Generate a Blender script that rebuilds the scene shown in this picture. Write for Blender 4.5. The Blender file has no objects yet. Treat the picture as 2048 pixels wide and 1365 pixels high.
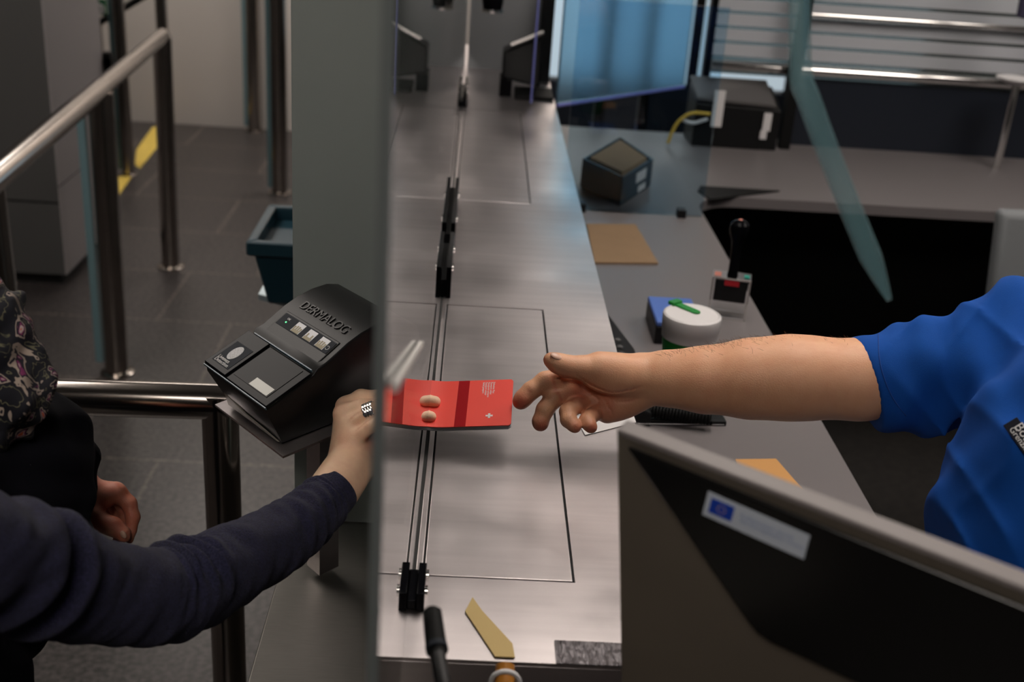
import bpy, math, random
import numpy as np
from mathutils import Vector, noise

random.seed(4); rng = np.random.default_rng(4)
S = bpy.context.scene
COL = S.collection

# ------------------------------------------------------------------ camera
CX, CY = 1024.0, 682.5
FPX = math.sqrt(1002.5 * 5417.5 - 46 * 394)
_n = lambda v: v / np.linalg.norm(v)
Yc = _n(np.array([-46, -1002.5, FPX])); Zc = -_n(np.array([-394, 5417.5, FPX])); Xc = np.cross(Yc, Zc)
RM = np.array([Xc, Yc, Zc]); CAM = np.array([.032, 0, 1.72])
def ray(x, y): return RM @ np.array([(x - CX) / FPX, (y - CY) / FPX, 1.0])
def pz(x, y, z): r = ray(x, y); return CAM + r * (z - CAM[2]) / r[2]
def pY(x, y, Y): r = ray(x, y); return CAM + r * (Y - CAM[1]) / r[1]
def pX(x, y, X): r = ray(x, y); return CAM + r * (X - CAM[0]) / r[0]
def pd(x, y, d): return CAM + ray(x, y) * d
from mathutils import Matrix
cd = bpy.data.cameras.new('camera'); cam = bpy.data.objects.new('camera', cd); COL.objects.link(cam)
cd.sensor_width = 36; cd.lens = FPX * 36 / 2048; cd.clip_start = .02
m3 = np.array([RM[:, 0], -RM[:, 1], -RM[:, 2]]).T
M4 = Matrix([[*m3[0], CAM[0]], [*m3[1], CAM[1]], [*m3[2], CAM[2]], [0, 0, 0, 1]])
cam.matrix_world = M4
cd.dof.use_dof = True; cd.dof.focus_distance = 1.36; cd.dof.aperture_fstop = 5.0
S.camera = cam
S.view_settings.view_transform = 'Standard'; S.view_settings.look = 'None'
S.view_settings.gamma = 1; S.view_settings.use_curve_mapping = False
S.view_settings.exposure = 0.15
S.cycles.use_denoising = True
S.cycles.max_bounces = 10; S.cycles.transparent_max_bounces = 12; S.cycles.sample_clamp_indirect = 4
S.cycles.caustics_reflective = False; S.cycles.caustics_refractive = False
w = bpy.data.worlds.new('world'); S.world = w; w.use_nodes = True
w.node_tree.nodes['Background'].inputs[0].default_value = (.95, .93, .95, 1)
w.node_tree.nodes['Background'].inputs[1].default_value = .1

# ------------------------------------------------------------------ materials
def srgb(r, g, b):
    f = lambda c: (c / 255 / 12.92) if c / 255 <= .04045 else ((c / 255 + .055) / 1.055) ** 2.4
    return (f(r), f(g), f(b), 1)
def mat(name, col, rough=.5, metal=0, bump=0, bscale=200, var=0, vscale=8, stretch=None, trans=0, emit=None, estr=0, sss=0, coat=0, ior=1.5, sheen=0, rvar=0, spec=.5):
    m = bpy.data.materials.new(name); m.use_nodes = True
    N = m.node_tree.nodes; L = m.node_tree.links; b = N['Principled BSDF']
    b.inputs['Base Color'].default_value = col; b.inputs['Roughness'].default_value = rough
    b.inputs['Metallic'].default_value = metal; b.inputs['IOR'].default_value = ior
    b.inputs['Transmission Weight'].default_value = trans; b.inputs['Coat Weight'].default_value = coat
    b.inputs['Specular IOR Level'].default_value = spec
    b.inputs['Coat Roughness'].default_value = .08
    if sheen: b.inputs['Sheen Weight'].default_value = sheen; b.inputs['Sheen Roughness'].default_value = .5
    if sss:
        b.inputs['Subsurface Weight'].default_value = sss; b.inputs['Subsurface Radius'].default_value = (1, .35, .2); b.inputs['Subsurface Scale'].default_value = .008
    if emit: b.inputs['Emission Color'].default_value = emit; b.inputs['Emission Strength'].default_value = estr
    geo = N.new('ShaderNodeNewGeometry')
    src = geo.outputs['Position']
    if stretch:
        mp = N.new('ShaderNodeMapping'); mp.inputs['Scale'].default_value = stretch
        L.new(src, mp.inputs[0]); src = mp.outputs[0]
    if bump:
        t = N.new('ShaderNodeTexNoise'); t.inputs['Scale'].default_value = bscale; t.inputs['Detail'].default_value = 4
        L.new(src, t.inputs['Vector'])
        bp = N.new('ShaderNodeBump'); bp.inputs['Strength'].default_value = bump; bp.inputs['Distance'].default_value = .002
        L.new(t.outputs[0], bp.inputs['Height']); L.new(bp.outputs[0], b.inputs['Normal'])
    if var:
        t = N.new('ShaderNodeTexNoise'); t.inputs['Scale'].default_value = vscale; t.inputs['Detail'].default_value = 5
        L.new(src, t.inputs['Vector'])
        r = N.new('ShaderNodeMapRange'); r.inputs[1].default_value = .3; r.inputs[2].default_value = .7
        r.inputs[3].default_value = 1 - var; r.inputs[4].default_value = 1 + var
        L.new(t.outputs[0], r.inputs[0])
        mx = N.new('ShaderNodeVectorMath'); mx.operation = 'SCALE'; mx.inputs[0].default_value = col[:3]
        L.new(r.outputs[0], mx.inputs['Scale']); L.new(mx.outputs[0], b.inputs['Base Color'])
    if rvar:
        t = N.new('ShaderNodeTexNoise'); t.inputs['Scale'].default_value = 6; t.inputs['Detail'].default_value = 4
        L.new(geo.outputs['Position'], t.inputs['Vector'])
        r = N.new('ShaderNodeMapRange'); r.inputs[1].default_value = .3; r.inputs[2].default_value = .7
        r.inputs[3].default_value = rough - rvar; r.inputs[4].default_value = rough + rvar
        L.new(t.outputs[0], r.inputs[0]); L.new(r.outputs[0], b.inputs['Roughness'])
    return m
M = {}
M['steel'] = mat('brushed_steel', (.68, .625, .625, 1), .36, 1, bump=.05, bscale=60, stretch=(1, 14, 14), var=.06, vscale=5, rvar=.07)
M['steel_dark'] = mat('worn_steel', (.20, .19, .175, 1), .45, 1, bump=.08, bscale=160, stretch=(1, 8, 8), var=.05, vscale=40, rvar=.08)
M['tube'] = mat('satin_steel_tube', (.40, .36, .33, 1), .17, 1, var=.05, vscale=20)
M['chrome'] = mat('polished_steel', (.8, .78, .76, 1), .12, 1)
M['black'] = mat('black_plastic', (.007, .007, .0075, 1), .42, bump=.03, bscale=900, spec=.25)
M['black_gloss'] = mat('gloss_black', (.004, .004, .005, 1), .12, spec=.10)
M['black_gloss'].node_tree.nodes['Principled BSDF'].inputs['IOR'].default_value = 1.25
M['emboss'] = mat('embossed_black', (.004, .004, .004, 1), .3, spec=.2)
M['rubber'] = mat('black_rubber', (.006, .006, .006, 1), .6, spec=.15)
M['dark_gap'] = mat('dark_recess', (.006, .006, .006, 1), .8)
M['white_wall'] = mat('white_paint', srgb(205, 198, 192), .7, bump=.02, bscale=60, var=.02, vscale=2)
M['grey_wall'] = mat('grey_paint', (.16, .155, .15, 1), .7)
M['ceiling'] = mat('ceiling_tile', (.17, .165, .16, 1), .8)
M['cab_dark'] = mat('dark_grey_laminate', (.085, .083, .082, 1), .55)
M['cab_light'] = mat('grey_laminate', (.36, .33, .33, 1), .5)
M['yellow_tape'] = mat('yellow_vinyl', srgb(226, 196, 92), .5, var=.1, vscale=30)
M['desk'] = mat('grey_desk_laminate', (.165, .148, .15, 1), .42, bump=.04, bscale=400)
M['carpet'] = mat('dark_carpet', (.022, .019, .017, 1), .95, bump=.5, bscale=300, var=.3, vscale=40)
M['panel_navy'] = mat('navy_panel', (.011, .015, .024, 1), .4)
M['frost_grey'] = mat('frosted_grey', srgb(150, 152, 155), .5)
M['card'] = mat('brown_card', srgb(142, 116, 88), .75, var=.04, vscale=20)
M['manila'] = mat('manila_envelope', srgb(205, 150, 86), .7)
M['white_pl'] = mat('white_plastic', (.72, .70, .70, 1), .45, bump=.03, bscale=500)
M['green_pl'] = mat('green_plastic', (.01, .22, .03, 1), .4)
M['blue_pl'] = mat('blue_plastic', (.08, .16, .5, 1), .45)
M['paper'] = mat('white_paper', (.7, .68, .68, 1), .7)
M['teal'] = mat('teal_plastic', (.008, .04, .06, 1), .45)
M['passport'] = mat('red_passport_cover', srgb(226, 62, 48), .5, bump=.04, bscale=1200)
M['passport_page'] = mat('passport_pages', (.55, .55, .55, 1), .6)
M['navy_knit'] = mat('navy_knit_wool', (.020, .020, .050, 1), .95, bump=1, bscale=700, var=.45, vscale=420, sheen=.10, spec=.2)
M['black_cloth'] = mat('black_cloth', (.0035, .0035, .006, 1), .95, bump=.25, bscale=500, spec=.12)
M['trouser'] = mat('dark_trouser_cloth', (.006, .006, .008, 1), .9, bump=.2, bscale=500)
M['shirt'] = mat('blue_shirt_cotton', (.004, .070, .34, 1), .9, bump=.3, bscale=1500, var=.04, vscale=60, spec=.25)
M['thread'] = mat('blue_stitching', (.004, .05, .25, 1), .9)
M['badge'] = mat('badge_black', (.006, .007, .015, 1), .5, spec=.12)
M['text_white'] = mat('white_print', (.75, .74, .74, 1), .6)
M['text_grey'] = mat('grey_blue_print', (.25, .32, .5, 1), .6)
M['hair_dark'] = mat('dark_hair', (.03, .018, .012, 1), .5)
M['arm_hair'] = mat('brown_arm_hair', (.16, .09, .05, 1), .6)
M['nail'] = mat('fingernail', srgb(222, 178, 155), .3)
M['monitor_plate'] = mat('monitor_rear_plate', (.34, .29, .235, 1), .5, .85, var=.1, vscale=4)
M['monitor_top'] = mat('grey_monitor_rim', (.20, .175, .17, 1), .5)
M['monitor_black'] = mat('black_monitor_shell', (.004, .004, .004, 1), .22)
M['sticker'] = mat('white_sticker', (.55, .60, .68, 1), .5)
M['eu_blue'] = mat('blue_flag_print', (.006, .05, .42, 1), .5)
M['yellow_pl'] = mat('yellow_strap', srgb(222, 180, 70), .6)
M['red_pl'] = mat('red_plastic', (.5, .01, .02, 1), .4)
M['teal_pl'] = mat('teal_label', (.02, .33, .25, 1), .4)
M['pink_pl'] = mat('pink_label', (.6, .22, .17, 1), .5)
M['icon_white'] = mat('icon_panel_white', (.65, .65, .67, 1), .4)
M['icon_tan'] = mat('icon_hand_tan', (.30, .25, .13, 1), .5)
M['icon_bg'] = mat('icon_label_slate', (.022, .026, .034, 1), .6, spec=.12)
M['tape_strip'] = mat('crumpled_grey_tape', (.22, .20, .21, 1), .38, .7, bump=1, bscale=70, stretch=(3.5, .8, 1))
M['tape_strip'].node_tree.nodes['Bump'].inputs['Distance'].default_value = .01
M['led'] = mat('green_led', (0, .5, .1, 1), .3, emit=(.05, 1, .2, 1), estr=3)
M['light'] = mat('ceiling_light_diffuser', (1, 1, 1, 1), .5, emit=(1, .91, .83, 1), estr=8)
M['green_sign'] = mat('green_sign', (.01, .12, .05, 1), .4)
M['purple_edge'] = mat('blue_violet_edge', (.2, .22, .6, 1), .3)
M['window_lit'] = mat('daylit_window_glass', (.2, .4, .6, 1), .3, emit=(.70, .80, .86, 1), estr=.50)  # glow added to back the blue panes
# glass sheets
def glass(name, col, rough=0.0, ior=1.46): return mat(name, col, rough, 0, trans=1, ior=ior)
M['glass'] = glass('clear_glass', (.95, .985, .975, 1))
M['glass_edge'] = mat('green_glass_edge', (.04, .13, .13, 1), .15, 0, trans=.4)
M['edge_clear'] = mat('polished_glass_edge', (.23, .26, .26, 1), .35, 0, trans=.6)
M['frosted'] = mat('frosted_green_glass', (.46, .52, .50, 1), .5, 0, trans=.45, var=.05, vscale=6)
M['blue_glass'] = mat('blue_tinted_glass', (.42, .68, .86, 1), .25, 0, trans=.9, ior=1.2)
M['blue_clear'] = mat('pale_blue_clear_glass', (.60, .78, .90, 1), .02, 0, trans=1, ior=1.35)
M['teal_glass_edge'] = mat('teal_glass_edge', (.22, .36, .40, 1), .2, 0, trans=.3)  # pale blue paints the highlight stripe beside each post
# floor: dark granite tiles
def floor_mat():
    m = bpy.data.materials.new('granite_tiles'); m.use_nodes = True; N = m.node_tree.nodes; L = m.node_tree.links; b = N['Principled BSDF']
    geo = N.new('ShaderNodeNewGeometry'); mp = N.new('ShaderNodeMapping'); mp.inputs['Location'].default_value = (.05, .13, 0)
    L.new(geo.outputs['Position'], mp.inputs[0])
    br = N.new('ShaderNodeTexBrick'); br.inputs['Scale'].default_value = 1; br.inputs['Brick Width'].default_value = .78
    br.inputs['Row Height'].default_value = .52; br.inputs['Mortar Size'].default_value = .006; br.offset = .35
    br.inputs['Mortar Smooth'].default_value = .1; br.inputs['Bias'].default_value = 0
    br.inputs['Color1'].default_value = (.030, .026, .025, 1); br.inputs['Color2'].default_value = (.036, .031, .030, 1)
    br.inputs['Mortar'].default_value = (.085, .070, .062, 1)
    L.new(mp.outputs[0], br.inputs['Vector'])
    n1 = N.new('ShaderNodeTexNoise'); n1.inputs['Scale'].default_value = 70; n1.inputs['Detail'].default_value = 6; L.new(geo.outputs['Position'], n1.inputs['Vector'])
    r = N.new('ShaderNodeMapRange'); r.inputs[1].default_value = .35; r.inputs[2].default_value = .7; r.inputs[3].default_value = .35; r.inputs[4].default_value = 2.6
    L.new(n1.outputs[0], r.inputs[0])
    vm = N.new('ShaderNodeVectorMath'); vm.operation = 'SCALE'; L.new(br.outputs['Color'], vm.inputs[0]); L.new(r.outputs[0], vm.inputs['Scale'])
    L.new(vm.outputs[0], b.inputs['Base Color']); b.inputs['Roughness'].default_value = .38
    return m
M['floor'] = floor_mat()
def skin(name, base, blush):
    m = mat(name, base, .48, bump=.22, bscale=650, sss=.12)
    N = m.node_tree.nodes; L = m.node_tree.links; b = N['Principled BSDF']
    a = N.new('ShaderNodeAttribute'); a.attribute_name = 'blush'
    t = N.new('ShaderNodeTexNoise'); t.inputs['Scale'].default_value = 60; t.inputs['Detail'].default_value = 5
    add = N.new('ShaderNodeMath'); add.operation = 'MULTIPLY_ADD'; L.new(t.outputs[0], add.inputs[0]); add.inputs[1].default_value = .5; add.inputs[2].default_value = -.2
    a2 = N.new('ShaderNodeMath'); a2.operation = 'ADD'; a2.use_clamp = True; L.new(add.outputs[0], a2.inputs[0]); L.new(a.outputs['Fac'], a2.inputs[1])
    mx = N.new('ShaderNodeMix'); mx.data_type = 'RGBA'; L.new(a2.outputs[0], mx.inputs['Factor'])
    mx.inputs[6].default_value = base; mx.inputs[7].default_value = blush
    L.new(mx.outputs[2], b.inputs['Base Color']); return m
M['skin_m'] = skin('officer_skin', srgb(230, 174, 136), srgb(200, 105, 80))
M['skin_w'] = skin('traveller_skin', srgb(246, 206, 172), srgb(205, 105, 82))
def scarf_mat():
    m = bpy.data.materials.new('floral_scarf'); m.use_nodes = True; N = m.node_tree.nodes; L = m.node_tree.links; b = N['Principled BSDF']
    geo = N.new('ShaderNodeNewGeometry')
    n = N.new('ShaderNodeTexNoise'); n.inputs['Scale'].default_value = 22; n.inputs['Distortion'].default_value = 2.5; n.inputs['Detail'].default_value = 2
    L.new(geo.outputs['Position'], n.inputs['Vector'])
    cr = N.new('ShaderNodeValToRGB'); cr.color_ramp.interpolation = 'CONSTANT'
    e = cr.color_ramp.elements; e[0].position = 0; e[0].color = (.006, .006, .012, 1); e[1].position = .55; e[1].color = (.45, .36, .30, 1)
    for p, c in [(.60, (.012, .01, .02, 1)), (.64, (.22, .03, .12, 1)), (.67, (.55, .42, .40, 1)), (.70, (.6, .12, .05, 1)), (.74, (.01, .01, .015, 1)), (.40, (.16, .15, .09, 1)), (.425, (.006, .006, .012, 1))]:
        k = e.new(p); k.color = c
    L.new(n.outputs[0], cr.inputs[0]); L.new(cr.outputs[0], b.inputs['Base Color']); b.inputs['Roughness'].default_value = .8
    return m
M['scarf'] = scarf_mat()

# ------------------------------------------------------------------ mesh helpers
class G:
    """collects geometry in world space"""
    def __init__(s): s.v = []; s.f = []; s.m = []
    def add(s, V, F, mi=0):
        o = len(s.v); s.v += [tuple(map(float, p)) for p in V]; s.f += [tuple(i + o for i in q) for q in F]; s.m += [mi] * len(F); return s
    def box(s, a, b, mi=0, T=None):
        (x0, y0, z0), (x1, y1, z1) = a, b
        V = [(x, y, z) for z in (z0, z1) for y in (y0, y1) for x in (x0, x1)]
        if T: V = [T(p) for p in V]
        return s.add(V, [(0, 2, 3, 1), (4, 5, 7, 6), (0, 1, 5, 4), (2, 6, 7, 3), (0, 4, 6, 2), (1, 3, 7, 5)], mi)
    def hexa(s, V8, mi=0):   # bottom quad then top quad, same order
        return s.add(V8, [(0, 3, 2, 1), (4, 5, 6, 7), (0, 1, 5, 4), (1, 2, 6, 5), (2, 3, 7, 6), (3, 0, 4, 7)], mi)
    def prism(s, poly, vec, mi=0):
        n = len(poly); P = [np.array(p, float) for p in poly]; vec = np.array(vec, float)
        return s.add(P + [p + vec for p in P], [tuple(range(n))[::-1], tuple(range(n, 2 * n))] + [(i, (i + 1) % n, (i + 1) % n + n, i + n) for i in range(n)], mi)
    def tube(s, pts, r, n=20, mi=0, cap=True):
        P = [np.array(p, float) for p in pts]; R = r if hasattr(r, '__len__') else [r] * len(P)
        rings = []; up = None
        for i, p in enumerate(P):
            t = P[min(i + 1, len(P) - 1)] - P[max(i - 1, 0)]; t = _n(t)
            if up is None:
                up = np.array([0, 0, 1.]) if abs(t[2]) < .9 else np.array([0, 1., 0])
            a = _n(np.cross(t, up)); bb = np.cross(a, t); up = bb
            rings.append([p + R[i] * (math.cos(q) * a + math.sin(q) * bb) for q in np.linspace(0, 2 * math.pi, n, endpoint=False)])
        V = [v for q in rings for v in q]; F = []
        for i in range(len(P) - 1):
            for j in range(n): F.append((i * n + j, i * n + (j + 1) % n, (i + 1) * n + (j + 1) % n, (i + 1) * n + j))
        if cap: F += [tuple(range(n))[::-1], tuple((len(P) - 1) * n + j for j in range(n))]
        return s.add(V, F, mi)
    def lathe(s, c, prof, n=48, mi=0, axis=(0, 0, 1)):
        c = np.array(c, float); ax = _n(np.array(axis, float)); a = _n(np.cross(ax, (0, 1., .3))); b = np.cross(ax, a)
        V = []; F = []
        for (r, h) in prof:
            V += [c + ax * h + r * (math.cos(q) * a + math.sin(q) * b) for q in np.linspace(0, 2 * math.pi, n, endpoint=False)]
        for i in range(len(prof) - 1):
            for j in range(n): F.append((i * n + j, i * n + (j + 1) % n, (i + 1) * n + (j + 1) % n, (i + 1) * n + j))
        F += [tuple(range(n))[::-1], tuple((len(prof) - 1) * n + j for j in range(n))]
        return s.add(V, F, mi)

def origin_of(o): return np.array(o.get('_o', (0, 0, 0)))
def link(name, V, F, mats, parent=None, mi=None, smooth=False, bevel=0, attr=None, base=False):
    V = np.array(V, float); lo, hi = V.min(0), V.max(0); c = (lo + hi) / 2
    if parent is None: c[2] = lo[2]
    me = bpy.data.meshes.new(name); me.from_pydata([tuple(p) for p in (V - c)], [], F)
    for m in (mats if isinstance(mats, list) else [mats]): me.materials.append(m)
    if mi is not None: me.polygons.foreach_set('material_index', mi)
    if attr is not None:
        a = me.attributes.new('blush', 'FLOAT', 'POINT'); a.data.foreach_set('value', attr.astype(np.float32))
    me.update()
    import bmesh
    bm = bmesh.new(); bm.from_mesh(me); bmesh.ops.recalc_face_normals(bm, faces=bm.faces); bm.to_mesh(me); bm.free()
    if smooth:
        me.polygons.foreach_set('use_smooth', [True] * len(me.polygons))
        if smooth == 'auto': me.set_sharp_from_angle(angle=math.radians(38))
    o = bpy.data.objects.new(name, me); COL.objects.link(o)
    W[o.name] = c
    if parent: o.parent = parent; o.location = c - W[parent.name]
    else: o.location = c
    if bevel:
        b = o.modifiers.new('bevel', 'BEVEL'); b.width = bevel; b.segments = 3; b.limit_method = 'ANGLE'; b.angle_limit = math.radians(40)
        me.polygons.foreach_set('use_smooth', [True] * len(me.polygons)); me.set_sharp_from_angle(angle=math.radians(50))
    return o
W = {}
def put(name, g, mats, parent=None, smooth=False, bevel=0): return link(name, g.v, g.f, mats, parent, g.m, smooth, bevel)
def empty(name, loc, label, cat, group=None):
    o = bpy.data.objects.new(name, None); COL.objects.link(o); o.location = tuple(loc); W[o.name] = np.array(loc, float)
    o.empty_display_size = .05
    o['label'] = label; o['category'] = cat
    if group: o['group'] = group
    return o
def tag(o, label, cat, group=None):
    o['label'] = label; o['category'] = cat
    if group: o['group'] = group
    return o
def struct(o): o['kind'] = 'structure'; return o
def text(name, body, size, o, xd, yd, m, parent, align='LEFT', depth=.0004, spacing=1.0):
    """writing: o origin, xd reading direction, yd letter up direction"""
    cu = bpy.data.curves.new('t', 'FONT'); cu.body = body; cu.size = size; cu.extrude = depth / 2; cu.align_x = align; cu.space_line = spacing
    cu.resolution_u = 3
    to = bpy.data.objects.new('t', cu); COL.objects.link(to)
    dg = bpy.context.evaluated_depsgraph_get(); me = bpy.data.meshes.new_from_object(to.evaluated_get(dg))
    xd = _n(np.array(xd, float)); yd = np.array(yd, float); yd = _n(yd - xd * xd.dot(yd)); zd = np.cross(xd, yd)
    V = [np.array(o) + v.co.x * xd + v.co.y * yd + (v.co.z + depth / 2) * zd for v in me.vertices]; F = [tuple(p.vertices) for p in me.polygons]
    bpy.data.objects.remove(to); bpy.data.curves.remove(cu); bpy.data.meshes.remove(me)
    return link(name, V, F, m, parent)

# ------------------------------------------------------------------ implicit surfaces (for bodies and cloth)
def mkdist(p):
    k = p[0]
    if k == 'c':
        a, b, ra, rb = [np.array(x, float) for x in p[1:5]]; ba = b - a; L2 = max(ba.dot(ba), 1e-12)
        lo = np.minimum(a - ra, b - rb); hi = np.maximum(a + ra, b + rb)
        def f(P):
            t = np.clip(((P - a) @ ba) / L2, 0, 1); return np.linalg.norm(P - a - t[..., None] * ba, axis=-1) - (ra + (rb - ra) * t)
        return f, lo, hi
    if k == 'e':   # centre, radii, axes rows
        c = np.array(p[1], float); r = np.array(p[2], float); A = np.array(p[3], float) if p[3] is not None else np.eye(3)
        R = r.max()
        def f(P):
            q = (P - c) @ A.T; k0 = np.linalg.norm(q / r, axis=-1); k1 = np.linalg.norm(q / r ** 2, axis=-1); return k0 * (k0 - 1) / np.maximum(k1, 1e-9)
        return f, c - R, c + R
def sdf_mesh(prims, vox, k=.006, sub=(), mod=None, clip=(), mg=.03, passes=2):
    D = [mkdist(p) for p in prims]; kk = [(p[-1] if len(p) > (5 if p[0] == 'c' else 4) else k) for p in prims]
    lo = np.min([d[1] for d in D], 0) - 3 * vox - .004; hi = np.max([d[2] for d in D], 0) + 3 * vox + .004
    n = np.ceil((hi - lo) / vox).astype(int) + 1
    ax = [lo[i] + np.arange(n[i]) * vox for i in range(3)]
    Fd = np.full(n, mg, np.float32)
    def block(l, h):
        i0 = [max(0, int((l[i] - mg - lo[i]) / vox)) for i in range(3)]; i1 = [min(n[i], int((h[i] + mg - lo[i]) / vox) + 2) for i in range(3)]
        sl = tuple(slice(a, b) for a, b in zip(i0, i1)); P = np.stack(np.meshgrid(*[ax[i][sl[i]] for i in range(3)], indexing='ij'), -1); return sl, P
    for (f, l, h), ks in zip(D, kk):
        sl, P = block(l, h); d = f(P); e = Fd[sl]; hh = np.maximum(ks - np.abs(d - e), 0) / ks
        Fd[sl] = np.minimum(d, e) - hh * hh * ks * .25
    for p in sub:
        f, l, h = mkdist(p[:-1]); ks = p[-1]; sl, P = block(l, h); d = -f(P); e = Fd[sl]; hh = np.maximum(ks - np.abs(d - e), 0) / ks
        Fd[sl] = np.maximum(d, e) + hh * hh * ks * .25
    if mod or clip:
        P = np.stack(np.meshgrid(*ax, indexing='ij'), -1)
        if mod: Fd = Fd + mod(P)
        for (c, nn) in clip: Fd = np.maximum(Fd, (P - np.array(c)) @ _n(np.array(nn, float)))
    Fd[0] = Fd[-1] = mg; Fd[:, 0] = Fd[:, -1] = mg; Fd[:, :, 0] = Fd[:, :, -1] = mg
    # surface nets
    s = Fd < 0; c = np.zeros(n - 1, int)
    for dx in (0, 1):
        for dy in (0, 1):
            for dz in (0, 1): c += s[dx:n[0] - 1 + dx, dy:n[1] - 1 + dy, dz:n[2] - 1 + dz]
    act = (c > 0) & (c < 8); I = np.argwhere(act); idx = -np.ones(n - 1, int); idx[act] = np.arange(len(I))
    acc = np.zeros((len(I), 3)); cnt = np.zeros(len(I))
    for a in range(3):
        o1, o2 = [q for q in range(3) if q != a]
        for u in (0, 1):
            for v in (0, 1):
                A = I.copy(); A[:, o1] += u; A[:, o2] += v; B = A.copy(); B[:, a] += 1
                fa = Fd[A[:, 0], A[:, 1], A[:, 2]]; fb = Fd[B[:, 0], B[:, 1], B[:, 2]]; mk = (fa < 0) != (fb < 0)
                t = np.where(mk, fa / np.where(fa == fb, 1, fa - fb), 0); pt = A.astype(float); pt[:, a] += t
                acc[mk] += pt[mk]; cnt[mk] += 1
    V = lo + acc / np.maximum(cnt, 1)[:, None] * vox
    F = []
    for a in range(3):
        o1, o2 = [(1, 2), (2, 0), (0, 1)][a]
        sa = [slice(None)] * 3; sb = [slice(None)] * 3; sa[a] = slice(0, -1); sb[a] = slice(1, None)
        E = np.argwhere(s[tuple(sa)] != s[tuple(sb)])
        E = E[(E[:, o1] > 0) & (E[:, o2] > 0) & (E[:, o1] < n[o1] - 1) & (E[:, o2] < n[o2] - 1)]
        q = []
        for (u, v) in ((0, 0), (1, 0), (1, 1), (0, 1)):
            A = E.copy(); A[:, o1] -= u; A[:, o2] -= v; q.append(idx[A[:, 0], A[:, 1], A[:, 2]])
        q = np.array(q).T; fl = s[E[:, 0], E[:, 1], E[:, 2]]; q[~fl] = q[~fl][:, ::-1]; F.append(q)
    F = np.concatenate(F); F = F[(F >= 0).all(1)]
    # a touch of smoothing
    for _ in range(passes):
        sm = np.zeros_like(V); cc = np.zeros(len(V))
        for i in range(4):
            np.add.at(sm, F[:, i], V[F[:, (i + 1) % 4]]); np.add.at(cc, F[:, i], 1)
            np.add.at(sm, F[:, i], V[F[:, (i - 1) % 4]]); np.add.at(cc, F[:, i], 1)
        V = V * .5 + .5 * sm / np.maximum(cc, 1)[:, None]
    return V, [tuple(map(int, q)) for q in F]
def blush(V, spots):
    a = np.zeros(len(V))
    for c, r, st in spots: a = np.maximum(a, st * np.exp(-((V - np.array(c)) ** 2).sum(1) / (r * r)))
    return a
def px(x, y, d, r): return pd(x, y, d), r * d / FPX
def chain(pts, kk=.004):
    out = []
    q = [px(*p) for p in pts]
    for (a, ra), (b, rb) in zip(q[:-1], q[1:]): out.append(('c', a, b, ra, rb, kk))
    return out
def catmull(P, n):
    P = [np.array(p, float) for p in P]; P = [2 * P[0] - P[1]] + P + [2 * P[-1] - P[-2]]; out = []
    for i in range(1, len(P) - 2):
        for t in np.linspace(0, 1, n, endpoint=False):
            a, b, c, d = P[i - 1:i + 3]; out.append(.5 * (2 * b + (c - a) * t + (2 * a - 5 * b + 4 * c - d) * t * t + (3 * b - a - 3 * c + d) * t ** 3))
    out.append(P[-2]); return out

# ================================================================== SETTING
YW = 7.1
g = G().box((-4, -2.6, -.05), (4, YW, 0)); struct(put('floor', g, M['floor']))
g = G().box((.24, -.4, .0), (3.9, YW - .3, .008)); o = struct(put('trim_1', g, M['carpet'])); o.name = 'floor_carpet'
g = G().box((-4, YW, 0), (4, YW + .1, 2.7)); struct(put('wall_far', g, M['white_wall']))
g = G().box((-4.1, -2.6, 0), (-4, YW, 2.7)); struct(put('wall_left', g, M['grey_wall']))
g = G().box((4, -2.6, 0), (4.1, YW, 2.7)); struct(put('wall_right', g, M['grey_wall']))
g = G().box((-4, -2.7, 0), (4, -2.6, 2.7)); struct(put('wall_back', g, M['grey_wall']))
g = G().box((-4, -2.6, 2.7), (4, YW, 2.75)); struct(put('ceiling', g, M['ceiling']))
for i, (x, y, sx, sy) in enumerate([(-1.7, 6.1, .6, .45), (.3, 6.5, .95, .34), (-1.5, 2.4, .35, .8), (.45, 1.7, .30, .6), (1.9, 2.3, .35, .6), (-.35, -.5, .45, .45)]):  # last panel is an unseen fill added for the monitor and palm
    t = empty('ceiling_light', (x, y, 2.7), 'recessed ceiling light panel ' + ['before the white far wall', 'over the far end of the officer booth', 'over the slanting handrail', 'over the near half of the steel counter', 'over the striped booth wall side', 'behind the viewer'][i], 'light', 'ceiling light panels')
    g = G(); a, b, z0, z1 = sx + .03, sy + .03, 2.66, 2.7
    g.box((x - a, y - b, z0), (x + a, y - sy, z1)).box((x - a, y + sy, z0), (x + a, y + b, z1)).box((x - a, y - sy, z0), (x - sx, y + sy, z1)).box((x + sx, y - sy, z0), (x + a, y + sy, z1))
    put('frame', g, M['white_pl'], t)
    put('diffuser', G().box((x - sx, y - sy, 2.67), (x + sx, y + sy, 2.69)), M['light'], t)
# glowing panes added in the far wall, right half, behind the blue glass
for i, (x0, x1) in enumerate([(.42, .86), (.92, 1.30), (1.36, 1.9), (1.96, 2.7)]):
    struct(put('window_%d' % (i + 1), G().box((x0, YW - .03, .44), (x1, YW - .005, 1.38)), M['window_lit']))
struct(put('trim_2', G().box((.36, YW - .05, 0), (3.9, YW - .002, .42)), M['panel_navy']))
struct(put('trim_3', G().box((.36, YW - .05, .42), (.42, YW - .002, 1.4)).box((.86, YW - .05, .42), (.92, YW - .002, 1.4)).box((1.30, YW - .05, .42), (1.36, YW - .002, 1.4)).box((1.9, YW - .05, .42), (1.96, YW - .002, 1.4)).box((.36, YW - .05, 1.38), (2.7, YW - .002, 1.42)), M['black']))
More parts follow.
